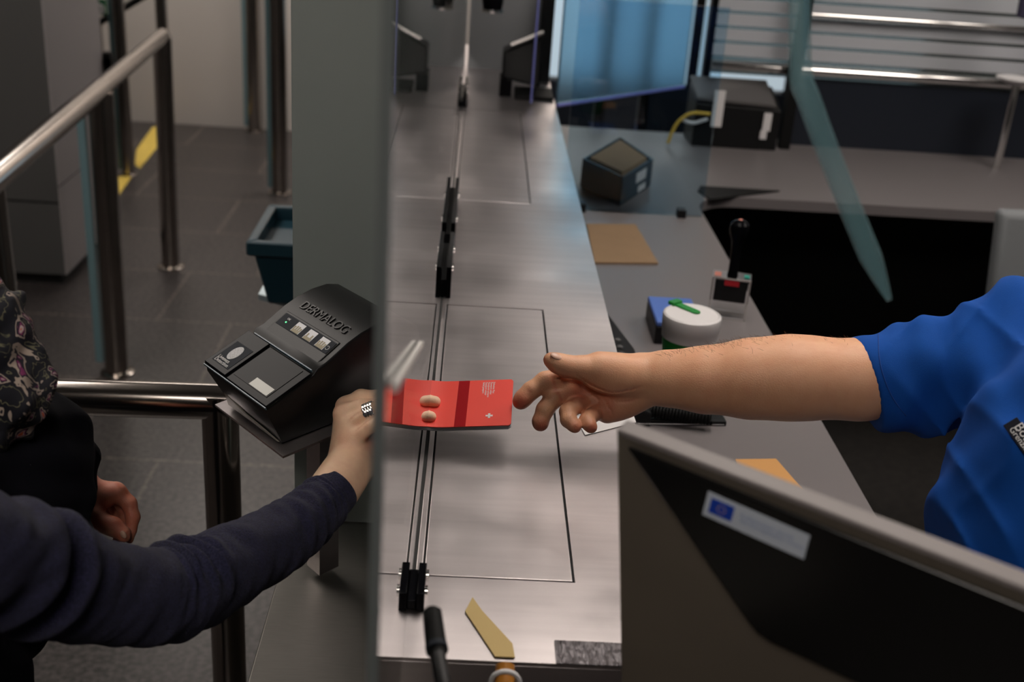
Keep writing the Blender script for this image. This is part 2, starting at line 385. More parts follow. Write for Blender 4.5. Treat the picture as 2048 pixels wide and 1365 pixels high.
# floor markings
def flat(name, pix, z, th, m, label, cat):
    P = [pz(x, y, z) for x, y in pix]
    return tag(put(name, G().prism(P, (0, 0, th)), m), label, cat)
P = [pz(*q, .001) for q in [(273, 300), (305, 255), (318, 252), (318, 290), (280, 337), (270, 330)]]
tag(put('floor_marking', G().prism(P, (0, 0, .0015)), M['yellow_tape']), 'longer yellow tape strip on the dark floor near the white wall', 'floor marking', 'yellow floor tapes')
P = [pz(*q, .001) for q in [(228, 353), (263, 354), (236, 393), (228, 388)]]
tag(put('floor_marking', G().prism(P, (0, 0, .0015)), M['yellow_tape']), 'small yellow tape triangle on the floor between barrier posts', 'floor marking', 'yellow floor tapes')

# ================================================================== SERVICE COUNTER
ZC = 1.05
ct = empty('service_counter', (.1, 1.0, 0), 'long brushed steel service counter running away beneath the glass partition', 'counter')
XL, XR, Y0, Y1 = -.024, .258, .838, 4.2
g = G(); top = (ZC - .004, ZC)
HX0, HX1 = .0075, .1545
def plate(g, x0, y0, x1, y1): g.box((x0, y0, top[0]), (x1, y1, top[1]))
gap = .0026
ys = [(Y0, .963), (1.694, 2.27), (3.135, Y1)]
for a, b in ys: plate(g, XL, a, XR, b)
for a, b in [(.963, 1.694), (2.27, 3.135)]: plate(g, HX1 + gap, a, XR, b)
put('worktop', g, M['steel'], ct)
g = G().box((XL, Y0, ZC - .03), (XR, Y1, top[0])); put('worktop_edge', g, M['steel'], ct, bevel=.001)
for a, b in [(.963, 1.694), (2.27, 3.135)]:
    g = G(); plate(g, XL, a + gap, -.0185, b - gap); plate(g, HX0, a + gap, HX1, b - gap); put('hatch', g, M['steel'], ct, bevel=.0006)
    put('hatch_seam', G().box((XL + .001, a, top[0] - .0005), (HX1 + gap, b, top[0] + .0004)), M['dark_gap'], ct)
g = G().box((XL + .01, 1.15, 0), (XR - .02, Y1 - .02, ZC - .03)); put('cabinet_body', g, M['cab_dark'], ct)
# slotted track that the glass stands over
for a, b in [(.963, 1.694), (2.27, 3.135)]:
    put('glass_track', G().box((-.0165, a, ZC - .001), (-.0110, b, ZC + .002)), M['steel'], ct, bevel=.0006)
    put('glass_track', G().box((-.001, a, ZC - .001), (.0052, b, ZC + .002)), M['steel'], ct, bevel=.0006)
put('track_slot', G().box((-.0108, .95, ZC), (-.0012, 3.15, ZC + .0010)), M['dark_gap'], ct)
P = [pz(1110, 1284, ZC), pz(1243, 1288, ZC), pz(1244, 1331, ZC), pz(1108, 1323, ZC)]
P[1][0] = P[2][0] = XR; P[2][1] = P[3][1] = Y0; P = [np.array([min(p[0], XR), p[1], ZC + .0003]) for p in P]
x0 = P[0][0]; y1 = P[0][1]
put('crumpled_tape', G().box((.1315, Y0 - .0015, ZC + .0003), (.1905 + .03, .869, ZC + .002)), M['tape_strip'], ct)
# clamps holding the glass
def clamp(y0, y1, label, hh=.052):
    t = empty('glass_clamp', (-.006, (y0 + y1) / 2, ZC), label, 'clamp', 'glass clamps on the counter')
    put('clamp_block', G().box((-.019, y0, ZC), (-.0125, y1, ZC + hh)).box((.0025, y0, ZC), (.010, y1, ZC + hh)).box((-.0125, y0, ZC + .002), (.0025, y1, ZC + hh * .6)), M['black_gloss'], t, bevel=.001)
    for yy in (y0 + .25 * (y1 - y0), y0 + .75 * (y1 - y0)):
        put('clamp_screw', G().tube([(.008, yy, ZC + hh * .7), (.0125, yy, ZC + hh * .7)], .006, 16), M['chrome'], t, smooth='auto')
clamp(.905, .957, 'black clamp at the near end of the glass, above the seam of the near hatch', .020)
clamp(1.72, 1.90, 'long black and chrome glass clamp at the far side of the near hatch')
clamp(1.95, 2.25, 'longest black glass clamp, just before the far hatch')
clamp(3.15, 3.32, 'small black glass clamp behind the far hatch')
# glass partition
gp = empty('glass_partition', (-.005, 1.7, ZC), 'tall clear glass partition standing edge-on along the middle of the steel counter', 'glass partition')
g = G(); g.box((-.0080, .49, ZC + .055), (-.0020, 2.93, 2.25))
o = put('glass_sheet', g, [M['glass'], M['glass_edge'], M['edge_clear']], gp)
me = o.data
for p in me.polygons:
    if abs(p.normal.z) > .5 : p.material_index = 1
    if abs(p.normal.y) > .5 : p.material_index = 2
o = put('glass_sheet', G().box((-.0080, 2.97, ZC + .055), (-.0020, 4.1, 2.25)), [M['glass'], M['glass_edge']], gp)
for p in o.data.polygons:
    if abs(p.normal.z) > .5: p.material_index = 1
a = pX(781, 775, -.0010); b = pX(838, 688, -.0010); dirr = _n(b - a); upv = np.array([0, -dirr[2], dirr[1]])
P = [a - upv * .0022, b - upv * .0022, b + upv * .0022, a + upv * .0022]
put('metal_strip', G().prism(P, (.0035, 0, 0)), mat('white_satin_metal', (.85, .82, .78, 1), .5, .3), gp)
# lower steel ledge for travellers
t = empty('bag_shelf', (-.11, 1.0, .6), 'low dark steel ledge on the traveller side below the counter', 'shelf')
put('shelf_top', G().box((-.196, .45, .785), (-.030, 1.75, .80)), M['steel_dark'], t, bevel=.002)
put('shelf_front', G().box((-.19, .45, 0), (-.17, 1.75, .785)), M['steel_dark'], t)
# frosted side screen
t = tag(put('frosted_screen', G().box((-.1945, 1.446, .802), (-.016, 1.456, 2.15)), [M['frosted'], M['glass_edge']]), 'upright grey-green frosted glass screen behind the fingerprint scanner', 'glass screen')
for p in t.data.polygons:
    if abs(p.normal.y) < .5: p.material_index = 1

# ================================================================== FINGERPRINT SCANNER
q = [0.8524, 0.0966, 0.1345, 0.0013, 0.0196, 0.0614, 0.069, 0.0246, 0.1576, 0.1137, 0.0176]
so = pd(572, 893, 1.36); su, sv, sw = np.array([-0.6594, 0.7516, 0.0175]), np.array([0.7494, 0.6551, 0.0964]), np.array([-0.061, -0.0767, 0.9952])
def sc(u, v, w_): return so + u * su + v * sv + w_ * sw
Wd = .1345
fs = empty('fingerprint_scanner', so, 'black fingerprint scanner with glass platen, hand pictograms and a small green light', 'scanner')
# side profile (v, w): foot front, top front, platen, rise, hump, back
prof = [(.0, 0), (-.004, .012), (-.0205, .052), (-.0205, .0600), (.0, .0655), (.045, .080), (.0505, .0862), (.062, .0885), (.075, .0945), (.095, .1040), (.115, .1105), (.135, .1140), (.1576, .1137), (.175, .108), (.19, .095), (.198, .06), (.198, 0)]
def sidew(v, w_):     # half width inset: body narrows to the foot
    return -.0013 + .010 * max(0, (.055 - w_) / .055) * (1 if v < .1 else .5)
V = []; F = []; n = len(prof)
secs = [0, .004, .012, .5, .988, .996, 1]
for si, s_ in enumerate(secs):
    for (v, w_) in prof:
        ins = sidew(v, w_); u = ins + (Wd - 2 * ins) * s_
        e = {0: .004, .004: .0012}.get(min(s_, 1 - s_) if min(s_, 1 - s_) < .01 else -1, 0)
        vv, ww = v, w_
        if e and w_ > .055: ww -= e * .8
        V.append(sc(u, vv, ww))
for i in range(len(secs) - 1):
    for j in range(n): F.append((i * n + j, i * n + (j + 1) % n, (i + 1) * n + (j + 1) % n, (i + 1) * n + j))
F += [tuple(range(n)), tuple((len(secs) - 1) * n + j for j in range(n))[::-1]]
link('housing', V, F, M['black'], fs, smooth='auto')
# local surface frame on the platen slope
pv = _n(np.array([.0655, .0205]))  # (v,w) direction of slope between (-.0205,.0600) and (.045,.0805)
def pl(u, s_, h=0): return sc(u, -.0205 + pv[0] * s_ - pv[1] * h, .0600 + pv[1] * s_ + pv[0] * h)
def slab(u0, u1, s0, s1, h0, h1, fn=pl): return [fn(u0, s0, h0), fn(u1, s0, h0), fn(u1, s1, h0), fn(u0, s1, h0), fn(u0, s0, h1), fn(u1, s0, h1), fn(u1, s1, h1), fn(u0, s1, h1)]
put('platen_frame', G().hexa(slab(-.003, Wd + .003, -.001, .066, .0005, .004)), M['black_gloss'], fs, bevel=.0015)
put('raised_pad', G().hexa(slab(.088, Wd + .002, .0, .067, .004, .0065)), M['black_gloss'], fs, bevel=.001)
put('platen_glass', G().hexa(slab(.010, .083, .009, .062, .004, .0046)), M['black_gloss'], fs)
put('prism_reflection_plate', G().hexa(slab(.012, .050, .010, .0225, .0046, .0049)), mat('silver_prism', (.26, .26, .24, 1), .4, .3), fs)
put('accent_line', G().hexa(slab(-.001, .125, .0672, .0686, .003, .0068)), mat('slate_blue_trim', (.06, .12, .16, 1), .35), fs)
put('accent_line', G().hexa(slab(-.003, Wd + .003, -.0022, -.001, .000, .0032)), bpy.data.materials['slate_blue_trim'], fs)
lab = put('liveness_label', G().hexa(slab(.094, .130, .008, .046, .0065, .0069)), M['icon_bg'], fs)
# fingerprint oval
cu, cs = .1115, .0310; ov = [pl(cu + .0085 * math.cos(t_), cs + .0118 * math.sin(t_), .0069) for t_ in np.linspace(0, 2 * math.pi, 28, endpoint=False)]
put('fingerprint_picture', G().prism(ov, (pl(0, 0, .0004) - pl(0, 0, 0))), mat('fingerprint_print', (.5, .5, .51, 1), .5, var=.35, vscale=900), lab)
text('writing', 'Liveness\nDetection', .0072, pl(.1275, .0145, .0069), -su, pl(0, 1) - pl(0, 0), M['text_white'], lab, spacing=.75)
# icon strip on the rise
a1 = np.array([.062, .0885]); a2 = np.array([.095, .1040]); rv = _n(a2 - a1)
def rl(u, s_, h=0): return sc(u, a1[0] + rv[0] * s_ - rv[1] * h, a1[1] + rv[1] * s_ + rv[0] * h)
bz = put('icon_recess', G().hexa(slab(.008, .122, -.006, .031, -.001, .0012, rl)), M['black'], fs, bevel=.001)
st = put('icon_strip', G().hexa(slab(.010, .119, .009, .0275, .0012, .0018, rl)), M['icon_bg'], fs)
for k, u0 in enumerate([.080, .054, .028]):
    ic = put('icon_panel', G().hexa(slab(u0 - .008, u0 + .008, .0105, .026, .0018, .0021, rl)), M['icon_white'], st)
    hg = G(); hg.hexa(slab(u0 - .007, u0 + .007, .0105, .015, .0021, .0024, rl))
    for f_ in ([-.006, -.002, .002, .006] if k != 1 else [-.0045, .0045]):
        hg.hexa(slab(u0 + f_ - .0012, u0 + f_ + .0012, .015, .0215 - abs(f_) * .35, .0021, .0024, rl))
    put('hand_picture', hg, M['icon_tan'], ic)
text('writing', 'OK', .0042, rl(.1085, .0205, .0018), -su, rl(0, 1) - rl(0, 0), M['text_white'], st)
put('indicator_light', G().lathe(rl(.1055, .0165, .0016), [(.0011, 0), (.0009, .0006)], 12, 0, rl(0, 0, 1) - rl(0, 0, 0)), M['led'], st)
rg = [rl(.0155 + .0028 * math.cos(t_), .0165 + .0028 * math.sin(t_), .0021) for t_ in np.linspace(.7, 2 * math.pi - .4, 14)]
put('refresh_symbol', G().tube(rg, .00045, 6), M['text_white'], st)
# embossed name
b1 = np.array([.098, .1055]); b2 = np.array([.115, .1113]); bv = _n(b2 - b1)
def bl(u, s_, h=0): return sc(u, b1[0] + bv[0] * s_ - bv[1] * h, b1[1] + bv[1] * s_ + bv[0] * h)
text('embossed_writing', 'DERMALOG', .0185, bl(.115, .0035, -.0004), -su, bl(0, 1) - bl(0, 0), M['emboss'], fs, depth=.0012)
# front grille foot, skin-toned base
put('front_foot', G().prism([sc(.012, -.001, .001), sc(Wd - .008, -.001, .001), sc(Wd - .010, -.006, .022), sc(Wd * .6, -.0035, .009), sc(Wd * .3, -.0035, .007)], -sv * .002), mat('grey_foot', (.22, .2, .17, 1), .5), fs)
# bracket plate
t = tag(put('bracket_plate', G().hexa([sc(-.012, -.012, -.006), sc(Wd + .010, -.012, -.006), sc(Wd + .010, .13, -.006), sc(-.012, .185, -.006), sc(-.012, -.012, -.003), sc(Wd + .010, -.012, -.003), sc(Wd + .010, .13, -.003), sc(-.012, .185, -.003)])
             .prism([sc(.05, .08, -.006), sc(.08, .08, -.006), sc(.08, .11, -.006), sc(.05, .11, -.006)], (0, 0, -.245)), M['steel']), 'bent steel plate bracket carrying the fingerprint scanner above the ledge', 'bracket')

# ================================================================== HANDRAILS AND BARRIERS
def rail(name, group, label, build):
    t = empty(name, (0, 0, 0), label, 'barrier', group); build(t); return t
R1 = .0265
t = empty('handrail', (-.32, 1.5, 0), 'near steel handrail crossing behind the traveller with a square corner', 'handrail')
a = np.array([-1.35, 1.47, .95]); b = pz(436, 800, .95); b[1] = 1.515
g = G().tube([a, b], R1, 32); put('top_rail', g, M['tube'], t, smooth='auto')
cpt = b.copy()
c2 = cpt + np.array([.004, 0, 0])
put('post', G().tube([c2 + (0, 0, R1 * .6), (c2[0], c2[1], 0)], R1, 32), M['tube'], t, smooth='auto')
put('corner_cap', G().tube([b, b + (R1 * .8, 0, 0)], R1, 32), M['tube'], t, smooth='auto')
put('post', G().tube([(-1.25, 1.47, .95), (-1.25, 1.47, 0)], R1, 24), M['tube'], t, smooth='auto')
R2 = .031
t = empty('handrail', (-1.11, 3.56, 0), 'long steel handrail slanting away on the left with two round posts', 'handrail')
A = pz(325, 72, .95); B = pz(200, 178, .95); Cc = pz(-60, 398, .95)
put('top_rail', G().tube([A, B + (A - B) * .003], R2 * .92, 32), M['tube'], t, smooth='auto')
put('top_rail', G().tube([B - (A - B) * .004, Cc], R2, 32), M['tube'], t, smooth='auto')
put('post', G().tube([(A[0], A[1] - .01, .95), (-1.194, 4.60, 0)], .036, 32), M['tube'], t, smooth='auto')
bp_ = put('post', G().tube([(B[0], B[1], .94), (-1.113, 3.56, 0)], .038, 32), M['tube'], t, smooth='auto')
put('glass_fin', G().hexa([(-1.178, 3.55, .04), (-1.155, 3.55, .04), (-1.155, 3.57, .04), (-1.178, 3.57, .04), (-1.178, 3.55, .90), (-1.155, 3.55, .90), (-1.155, 3.57, .90), (-1.178, 3.57, .90)]), M['teal_glass_edge'], t)
c0 = pz(14, 700, .3)
put('post', G().tube([(-1.075, 2.62, .94), (-1.055, 2.60, 0)], .036, 32), M['tube'], t, smooth='auto')
for pp in ((-1.194, 4.60), (-1.113, 3.56), (-1.055, 2.60)): put('floor_flange', G().lathe((pp[0], pp[1], 0), [(.055, 0), (.055, .006), (.042, .012)], 32), M['tube'], t, smooth='auto')
def postthing(xp, yp, r, h, label, glassfin=True):
    p = pz(xp, yp, 0); t = empty('barrier_post', p, label, 'post', 'free standing barrier posts')
    put('pole', G().tube([p, p + (0, 0, h)], r, 28), M['tube'], t, smooth='auto')
    put('floor_flange', G().lathe(p, [(r * 1.5, 0), (r * 1.5, .006), (r * 1.1, .012)], 28), M['tube'], t, smooth='auto')
    if glassfin: put('glass_fin', G().box((p[0] - r - .02, p[1] - .01, .03), (p[0] - r + .002, p[1] + .01, h - .05)), M['teal_glass_edge'], t)
postthing(560, 386, .040, 1.6, 'round steel post nearest the frosted screen, seen against the white wall')
postthing(509, 262, .040, 1.5, 'round steel post standing at the foot of the white wall')
postthing(258, 350, .030, 1.5, 'slim beige steel post beside the yellow floor tapes')
postthing(338, 330, .030, 1.5, 'steel post just behind the far end of the slanting handrail', False)
# wall equipment seen at the top left
p = pY(232, 40, 6.2); t = empty('barrier_boom', p, 'dark barrier boom with green and white sign at top left', 'barrier')
a = pY(182, 55, 6.2); b = pY(300, -15, 6.2)
put('boom', G().tube([a, b], .018, 12), M['black'], t, smooth='auto')
s0 = pY(182, 8, 6.25); s1 = pY(215, 30, 6.25); put('sign_plate', G().box((s0[0], 6.23, s1[2]), (s1[0], 6.25, s0[2] + .03)), M['green_sign'], t)
put('sign_symbol', G().lathe(pY(198, 18, 6.23), [(.03, 0), (.03, .004)], 20, 0, (0, -1, 0)), M['white_pl'], t)
put('boom_stand', G().tube([(a[0] + .03, 6.22, 0), (a[0] + .03, 6.22, a[2] + .03)], .02, 16), M['tube'], t, smooth='auto')
a = pY(170, 108, 4.9); b = pY(212, 158, 4.9)
t = tag(put('door_closer', G().box((a[0], 4.955, b[2]), (a[0] + .04, 5.0, a[2])).box((a[0] + .055, 4.955, b[2] - .02), (a[0] + .085, 5.0, a[2])).box((b[0] - .02, 4.955, b[2] + .04), (b[0] + .01, 5.0, a[2] - .02)).box((a[0] - .12, 4.97, b[2] + .03), (b[0], 4.99, b[2] + .06)), M['rubber']), 'small dark bracket fixed to the grey cabinet above the handrail', 'bracket')
# grey cabinet
t = empty('gate_cabinet', (-1.9, 4.6, 0), 'tall grey control cabinet standing on the dark floor at left', 'cabinet')
xl, xr_, yf, yb = -3.3, -1.523, 4.31, 4.95
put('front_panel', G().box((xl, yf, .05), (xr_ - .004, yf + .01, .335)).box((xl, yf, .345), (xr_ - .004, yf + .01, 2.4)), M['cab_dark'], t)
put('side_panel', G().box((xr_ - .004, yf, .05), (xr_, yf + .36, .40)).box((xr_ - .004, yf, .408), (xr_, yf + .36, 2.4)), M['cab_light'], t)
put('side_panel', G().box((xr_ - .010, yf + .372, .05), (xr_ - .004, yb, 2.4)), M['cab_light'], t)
put('carcass', G().box((xl + .01, yf + .011, .05), (xr_ - .011, yb, 2.39)), M['dark_gap'], t)
put('plinth', G().box((xl + .02, yf + .03, 0), (xr_ - .03, yb - .02, .05)), M['dark_gap'], t)

# ================================================================== OFFICER SIDE: DESK
ZD = .89
t = empty('officer_desk', (.45, 2.0, 0), 'grey laminate desk on the officer side with a return along the back', 'desk')
g = G(); Ex = .622
yb2 = 3.72
cr = [(Ex, .9), (Ex, 2.86)] + [(Ex + .12 - .12 * math.cos(q), 2.86 + .13 * math.sin(q)) for q in np.linspace(.15, math.pi / 2, 10)] + [(3.0, 3.02), (3.0, yb2), (.262, yb2), (.262, .9)]
g.prism([(x, y, ZD - .028) for x, y in cr], (0, 0, .028)); put('desktop', g, M['desk'], t)
put('leg_panel', G().box((.27, .95, 0), (.30, yb2, ZD - .028)), M['cab_dark'], t)
put('back_panel', G().box((.31, yb2 - .03, 0), (3.0, yb2 - .01, ZD - .028)), M['dark_gap'], t)
put('leg_panel', G().box((2.9, 3.1, 0), (2.93, yb2 - .03, ZD - .028)), M['cab_dark'], t)
# striped glass booth wall standing on the desk return
t = empty('booth_wall', (1.6, 3.72, ZD), 'striped frosted glass booth wall with bright steel rails above a navy panel', 'partition')
xs, xe, Yb = .76, 3.0, 3.655
put('lower_panel', G().box((1.02, Yb, ZD), (xe, Yb + .02, 1.10)), M['panel_navy'], t)
zt = pY(1700, 147, Yb)[2]; zr = pY(1800, 40, Yb)[2]
put('steel_rail', G().tube([(xs, Yb - .005, zt), (xe, Yb - .005, zt)], .0165, 20), M['chrome'], t, smooth='auto')
put('steel_rail', G().tube([(1.02, Yb - .02, zr), (xe, Yb - .02, zr)], .009, 20), M['chrome'], t, smooth='auto')
z = zt + .045
fb = mat('frosted_band', srgb(205, 208, 214), .6, trans=.2)
bands = G(); zz = zt + .03
for h_ in (.036, .034, .034, .034):
    bands.box((xs, Yb, zz), (xe, Yb + .006, zz + h_)); zz += h_ + .011
bands.box((xs, Yb, zz), (xe, Yb + .006, 2.3)); put('frosted_bands', bands, fb, t)
put('clear_glass', G().box((xs, Yb + .007, 1.10), (xe, Yb + .012, 2.3)), mat('dark_clear_glass', (.3, .36, .36, 1), .1, trans=.7), t)
# side pane above the desk, its blue tint standing in for a reflection
t = empty('blue_glass_screen', (.45, 3.4, ZC), 'large blue tinted glass screen with a thin violet lower edge behind the counter', 'glass screen')
a = np.array([.262, 3.235]); b = np.array([.68, 3.64]); nn = _n(np.array([-(b - a)[1], (b - a)[0]])) * .008
put('glass_sheet', G().prism([(a[0], a[1], ZC + .01), (b[0], b[1], ZC + .01), (b[0] + nn[0], b[1] + nn[1], ZC + .01), (a[0] + nn[0], a[1] + nn[1], ZC + .01)], (0, 0, .45)), M['blue_glass'], t)
put('lower_edge', G().tube([(a[0], a[1], ZC + .004), (b[0], b[1], ZC + .004)], .005, 10), M['purple_edge'], t)
put('side_edge', G().tube([(a[0] - .075, a[1] - .02, ZC + .01), (a[0] - .075, a[1] - .02, 1.5)], .003, 10), M['purple_edge'], t)
for k, (xp, dy, r) in enumerate([(1084, 0, .020), (1203, .4, .018), (1290, .6, .017), (1408, .3, .012)]):
    p = pY(xp, 170, 3.60 + dy)
    tag(put('booth_mullion', G().box((p[0] - r, p[1] - .02, (ZC if k == 0 else 0 if dy > .15 else ZD)), (p[0] + r, p[1] + .02, 2.7)), M['black']), ['broad dark upright beside the edge of the blue glass', 'second dark upright seen through the blue glass', 'third dark upright seen through the blue glass', 'thin dark upright in front of the striped booth wall'][k], 'mullion', 'dark booth uprights')
p = pY(1600, 100, 3.60)
tag(put('booth_post', G().hexa([(p[0] - .02, 3.58, ZD), (p[0] + .012, 3.58, ZD), (p[0] + .012, 3.62, ZD), (p[0] - .02, 3.62, ZD), (p[0] - .02, 3.58, 2.2), (p[0] + .012, 3.58, 2.2), (p[0] + .012, 3.62, 2.2), (p[0] - .02, 3.62, 2.2)]), M['rubber']), 'dark square post on the desk at the left end of the navy panel', 'post')
# frosted screen at far end of counter
t = tag(put('frosted_screen', G().box((.002, 3.75, ZC), (.24, 3.76, 2.1)), M['frost_grey']), 'pale grey frosted screen across the far end of the steel counter', 'glass screen')
# slanting teal reflection streak, added as a sheer tube
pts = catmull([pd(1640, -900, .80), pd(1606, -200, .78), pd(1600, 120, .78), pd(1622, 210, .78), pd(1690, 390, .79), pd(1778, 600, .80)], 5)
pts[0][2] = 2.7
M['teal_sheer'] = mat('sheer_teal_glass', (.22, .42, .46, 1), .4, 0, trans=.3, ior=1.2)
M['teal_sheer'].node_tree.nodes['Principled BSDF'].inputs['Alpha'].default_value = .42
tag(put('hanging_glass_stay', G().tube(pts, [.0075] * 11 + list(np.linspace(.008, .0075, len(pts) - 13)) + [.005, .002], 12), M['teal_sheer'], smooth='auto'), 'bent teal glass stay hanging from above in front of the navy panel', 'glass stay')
# tinted screen added across the officer desk to give a blue reflection haze
t = empty('blue_glass_screen', (.43, 2.78, ZD), 'low blue tinted glass screen standing across the desk before the card box', 'glass screen')
put('glass_sheet', G().box((.262, 2.778, ZD + .004), (.612, 2.782, 1.40)), M['blue_clear'], t)
for x_ in (.30, .55): put('foot_bracket', G().box((x_, 2.765, ZD), (x_ + .02, 2.795, ZD + .02)), M['black'], t)

# ------------------------------------------------------------------ things on the desk
def slab_px(name, pix, z, th, m, label, cat, parent=None):
    P = [pz(x, y, z) for x, y in pix]; o = put(name, G().prism(P, (0, 0, th)), m, parent, bevel=min(th * .3, .002)); return tag(o, label, cat) if label else o
slab_px('brown_envelope', [(1172, 452), (1271, 453), (1316, 530), (1188, 529)], ZD + .0, .006, M['card'], 'flat brown cardboard sheet lying on the desk beyond the keypad', 'cardboard')
slab_px('manila_envelope', [(1470, 922), (1552, 921), (1625, 1005), (1500, 1010)], ZD, .003, M['manila'], 'orange-brown envelope on the desk behind the monitor', 'envelope')
slab_px('paper_sheet', [(1150, 835), (1266, 828), (1272, 846), (1170, 872)], ZC + .0005, .0008, M['paper'], 'white paper sheet on the counter under the officer hand', 'paper')
pr = slab_px('paper_slip', [(1560, 822), (1624, 822), (1624, 831), (1570, 834)], ZD, .002, M['paper'], 'small white and red printed slip at the desk edge', 'paper')
# portfolio with spiral cord
t = empty('notebook', pz(1370, 840, ZD), 'black stitched notebook with a coiled cord on top below the officer wrist', 'notebook')
nb = [(1275, 812), (1435, 820), (1452, 853), (1270, 850)]
put('cover', G().prism([pz(x, y, ZD) for x, y in nb], (0, 0, .008)), M['black'], t, bevel=.001)
a = pz(1276, 848, ZD + .009); b = pz(1449, 850, ZD + .009)
sg = G()
for k in range(60):
    c = a + (b - a) * (k + .2) / 60; d_ = (b - a) / 60 * .55; sg.tube([c, c + d_], .0006, 5)
put('stitching', sg, M['text_white'], t)
a = pz(1268, 818, ZD + .02); b = pz(1424, 838, ZD + .02); cp = []
ax_ = _n(b - a); s1 = np.cross(ax_, (0, 0, 1)); 
for q_ in np.linspace(0, 1, 260): cp.append(a + (b - a) * q_ + .009 * (math.cos(q_ * 2 * math.pi * 24) * s1 + math.sin(q_ * 2 * math.pi * 24) * np.array([0, 0, 1])))
put('coiled_cord', G().tube(cp, .0022, 8), M['rubber'], t, smooth=True)
# keypad / telephone leaning beside the counter
t = empty('telephone', pz(1240, 700, ZD), 'black telephone keypad on the desk tight against the counter edge', 'telephone')
kb = [(1205, 575), (1222, 565), (1281, 655), (1279, 705), (1236, 720)]
P = [pz(x, y, ZD) for x, y in kb]
V8 = [P[0], P[4], P[3], P[1]]
lowz = [.045, .03, .012, .035]
KB = [(.262, 1.60), (.262, 2.02), (.275, 2.06), (.335, 1.86), (.335, 1.62)]
put('body', G().add([(x, y, ZD) for x, y in KB] + [(x, y, ZD + h) for (x, y), h in zip(KB, (.06, .06, .055, .03, .025))], [(4, 3, 2, 1, 0), (5, 6, 7, 8, 9)] + [(i, (i + 1) % 5, (i + 1) % 5 + 5, i + 5) for i in range(5)]), M['black'], t, bevel=.004)
for k in range(8):
    yy = 1.66 + k * .03
    for xx in (.305, .322) if k < 5 else (.305,):
        zz_ = ZD + .06 - .035 * (xx - .262) / .073 + .001 + .0 * yy
        put('key', G().lathe((xx, yy, zz_ - .002), [(.0055, 0), (.0055, .004), (.004, .005)], 14), M['cab_dark'], t, smooth='auto')
# ink pad
t = empty('ink_pad', pz(1330, 680, ZD), 'blue and black ink pad box beside the white cup', 'ink pad')
a = pz(1305, 680, ZD)
put('case', G().box((a[0] , a[1] - .02, ZD), (a[0] + .085, a[1] + .11, ZD + .035)), M['black'], t, bevel=.003)
put('lid', G().box((a[0] , a[1] - .02, ZD + .035), (a[0] + .085, a[1] + .11, ZD + .045)), M['blue_pl'], t, bevel=.003)
# travel cup
cc = pz(1385, 627, ZD + .138); cc[2] = ZD
t = empty('travel_cup', cc, 'white travel cup with green sleeve and green slide on its lid', 'cup')
put('cup_body', G().lathe(cc, [(.030, 0), (.032, .003), (.040, .098), (.041, .100)]), M['white_pl'], t, smooth='auto')
put('sleeve', G().lathe(cc + (0, 0, .036), [(.0375, 0), (.0395, .004), (.0440, .054), (.043, .059)]), M['green_pl'], t, smooth='auto')
lid = put('lid', G().lathe(cc + (0, 0, .096), [(.043, 0), (.0462, .001), (.0468, .014), (.0474, .015), (.0485, .036), (.0475, .040), (.0445, .042), (.043, .0405)]), M['white_pl'], t, smooth='auto')
L0 = pz(1347, 607, ZD + .1368); L1 = pz(1392, 626, ZD + .1368); dl = _n(L1 - L0); dn = np.cross((0, 0, 1), dl)
po = [L0 - dn * .0075, L0 + dn * .0075] + [L1 + dn * .007 * math.cos(q_) + dl * .007 * math.sin(q_) for q_ in np.linspace(0, math.pi, 9)]
sl_ = put('slide', G().prism(po, (0, 0, .003)), M['green_pl'], lid, bevel=.0006)
tip = [L0 - dn * .011 + dl * -.003, L0 + dn * .011 - dl * .003, L0 + dn * .011 + dl * .010, L0 - dn * .011 + dl * .010]
put('slide_tab', G().prism([p_ + (0, 0, .003) for p_ in tip], (0, 0, .004)), M['green_pl'], sl_) if False else put('slide_tab', G().prism([p_ + (0, 0, .0) for p_ in tip], (0, 0, .006)), M['green_pl'], lid, bevel=.001)
# self inking stamp
sb = pz(1452, 655, ZD); 
t = empty('date_stamp', sb, 'black handled date stamp in a steel frame at the desk edge', 'stamp')
ux = _n(np.array([.97, -.22, 0])); uy = np.array([-ux[1], ux[0], 0]); uz = np.array([0, 0, 1.])
B0 = pz(1414, 634, ZD); B0[2] = ZD
def sp(a_, b_, c_): return B0 + ux * a_ + uy * b_ + uz * c_
Tt = lambda p_: sp(*p_)
fw, fdp, fh = .074, .042, .082
fr = G()
for a_ in (0, fw - .003): 
    fr.box((a_, 0, 0), (a_ + .003, .004, fh), T=Tt).box((a_, fdp - .004, 0), (a_ + .003, fdp, fh), T=Tt).box((a_, 0, fh * .45), (a_ + .003, fdp, fh), T=Tt)
fr.box((0, 0, 0), (fw, .003, .003), T=Tt).box((0, fdp - .003, 0), (fw, fdp, .003), T=Tt)
fr.box((0, 0, fh), (fw, fdp, fh + .003), T=Tt)
put('frame', fr, M['chrome'], t)
put('wheel_block', G().box((.006, .003, .035), (fw - .006, fdp - .003, fh - .004), T=Tt), M['black'], t, bevel=.002)
put('red_label', G().box((.024, -.0012, fh - .012), (.052, 0, fh - .002), T=Tt), M['red_pl'], t)
put('teal_button', G().box((fw - .014, .012, fh + .003), (fw - .004, .026, fh + .005), T=Tt), M['teal_pl'], t)
put('pink_label', G().box((.003, .006, fh + .003), (.016, .03, fh + .0036), T=Tt), M['pink_pl'], t)
hc = sp(fw / 2, fdp / 2, fh + .003); ah = _n(np.array([.0, .0, 1]))
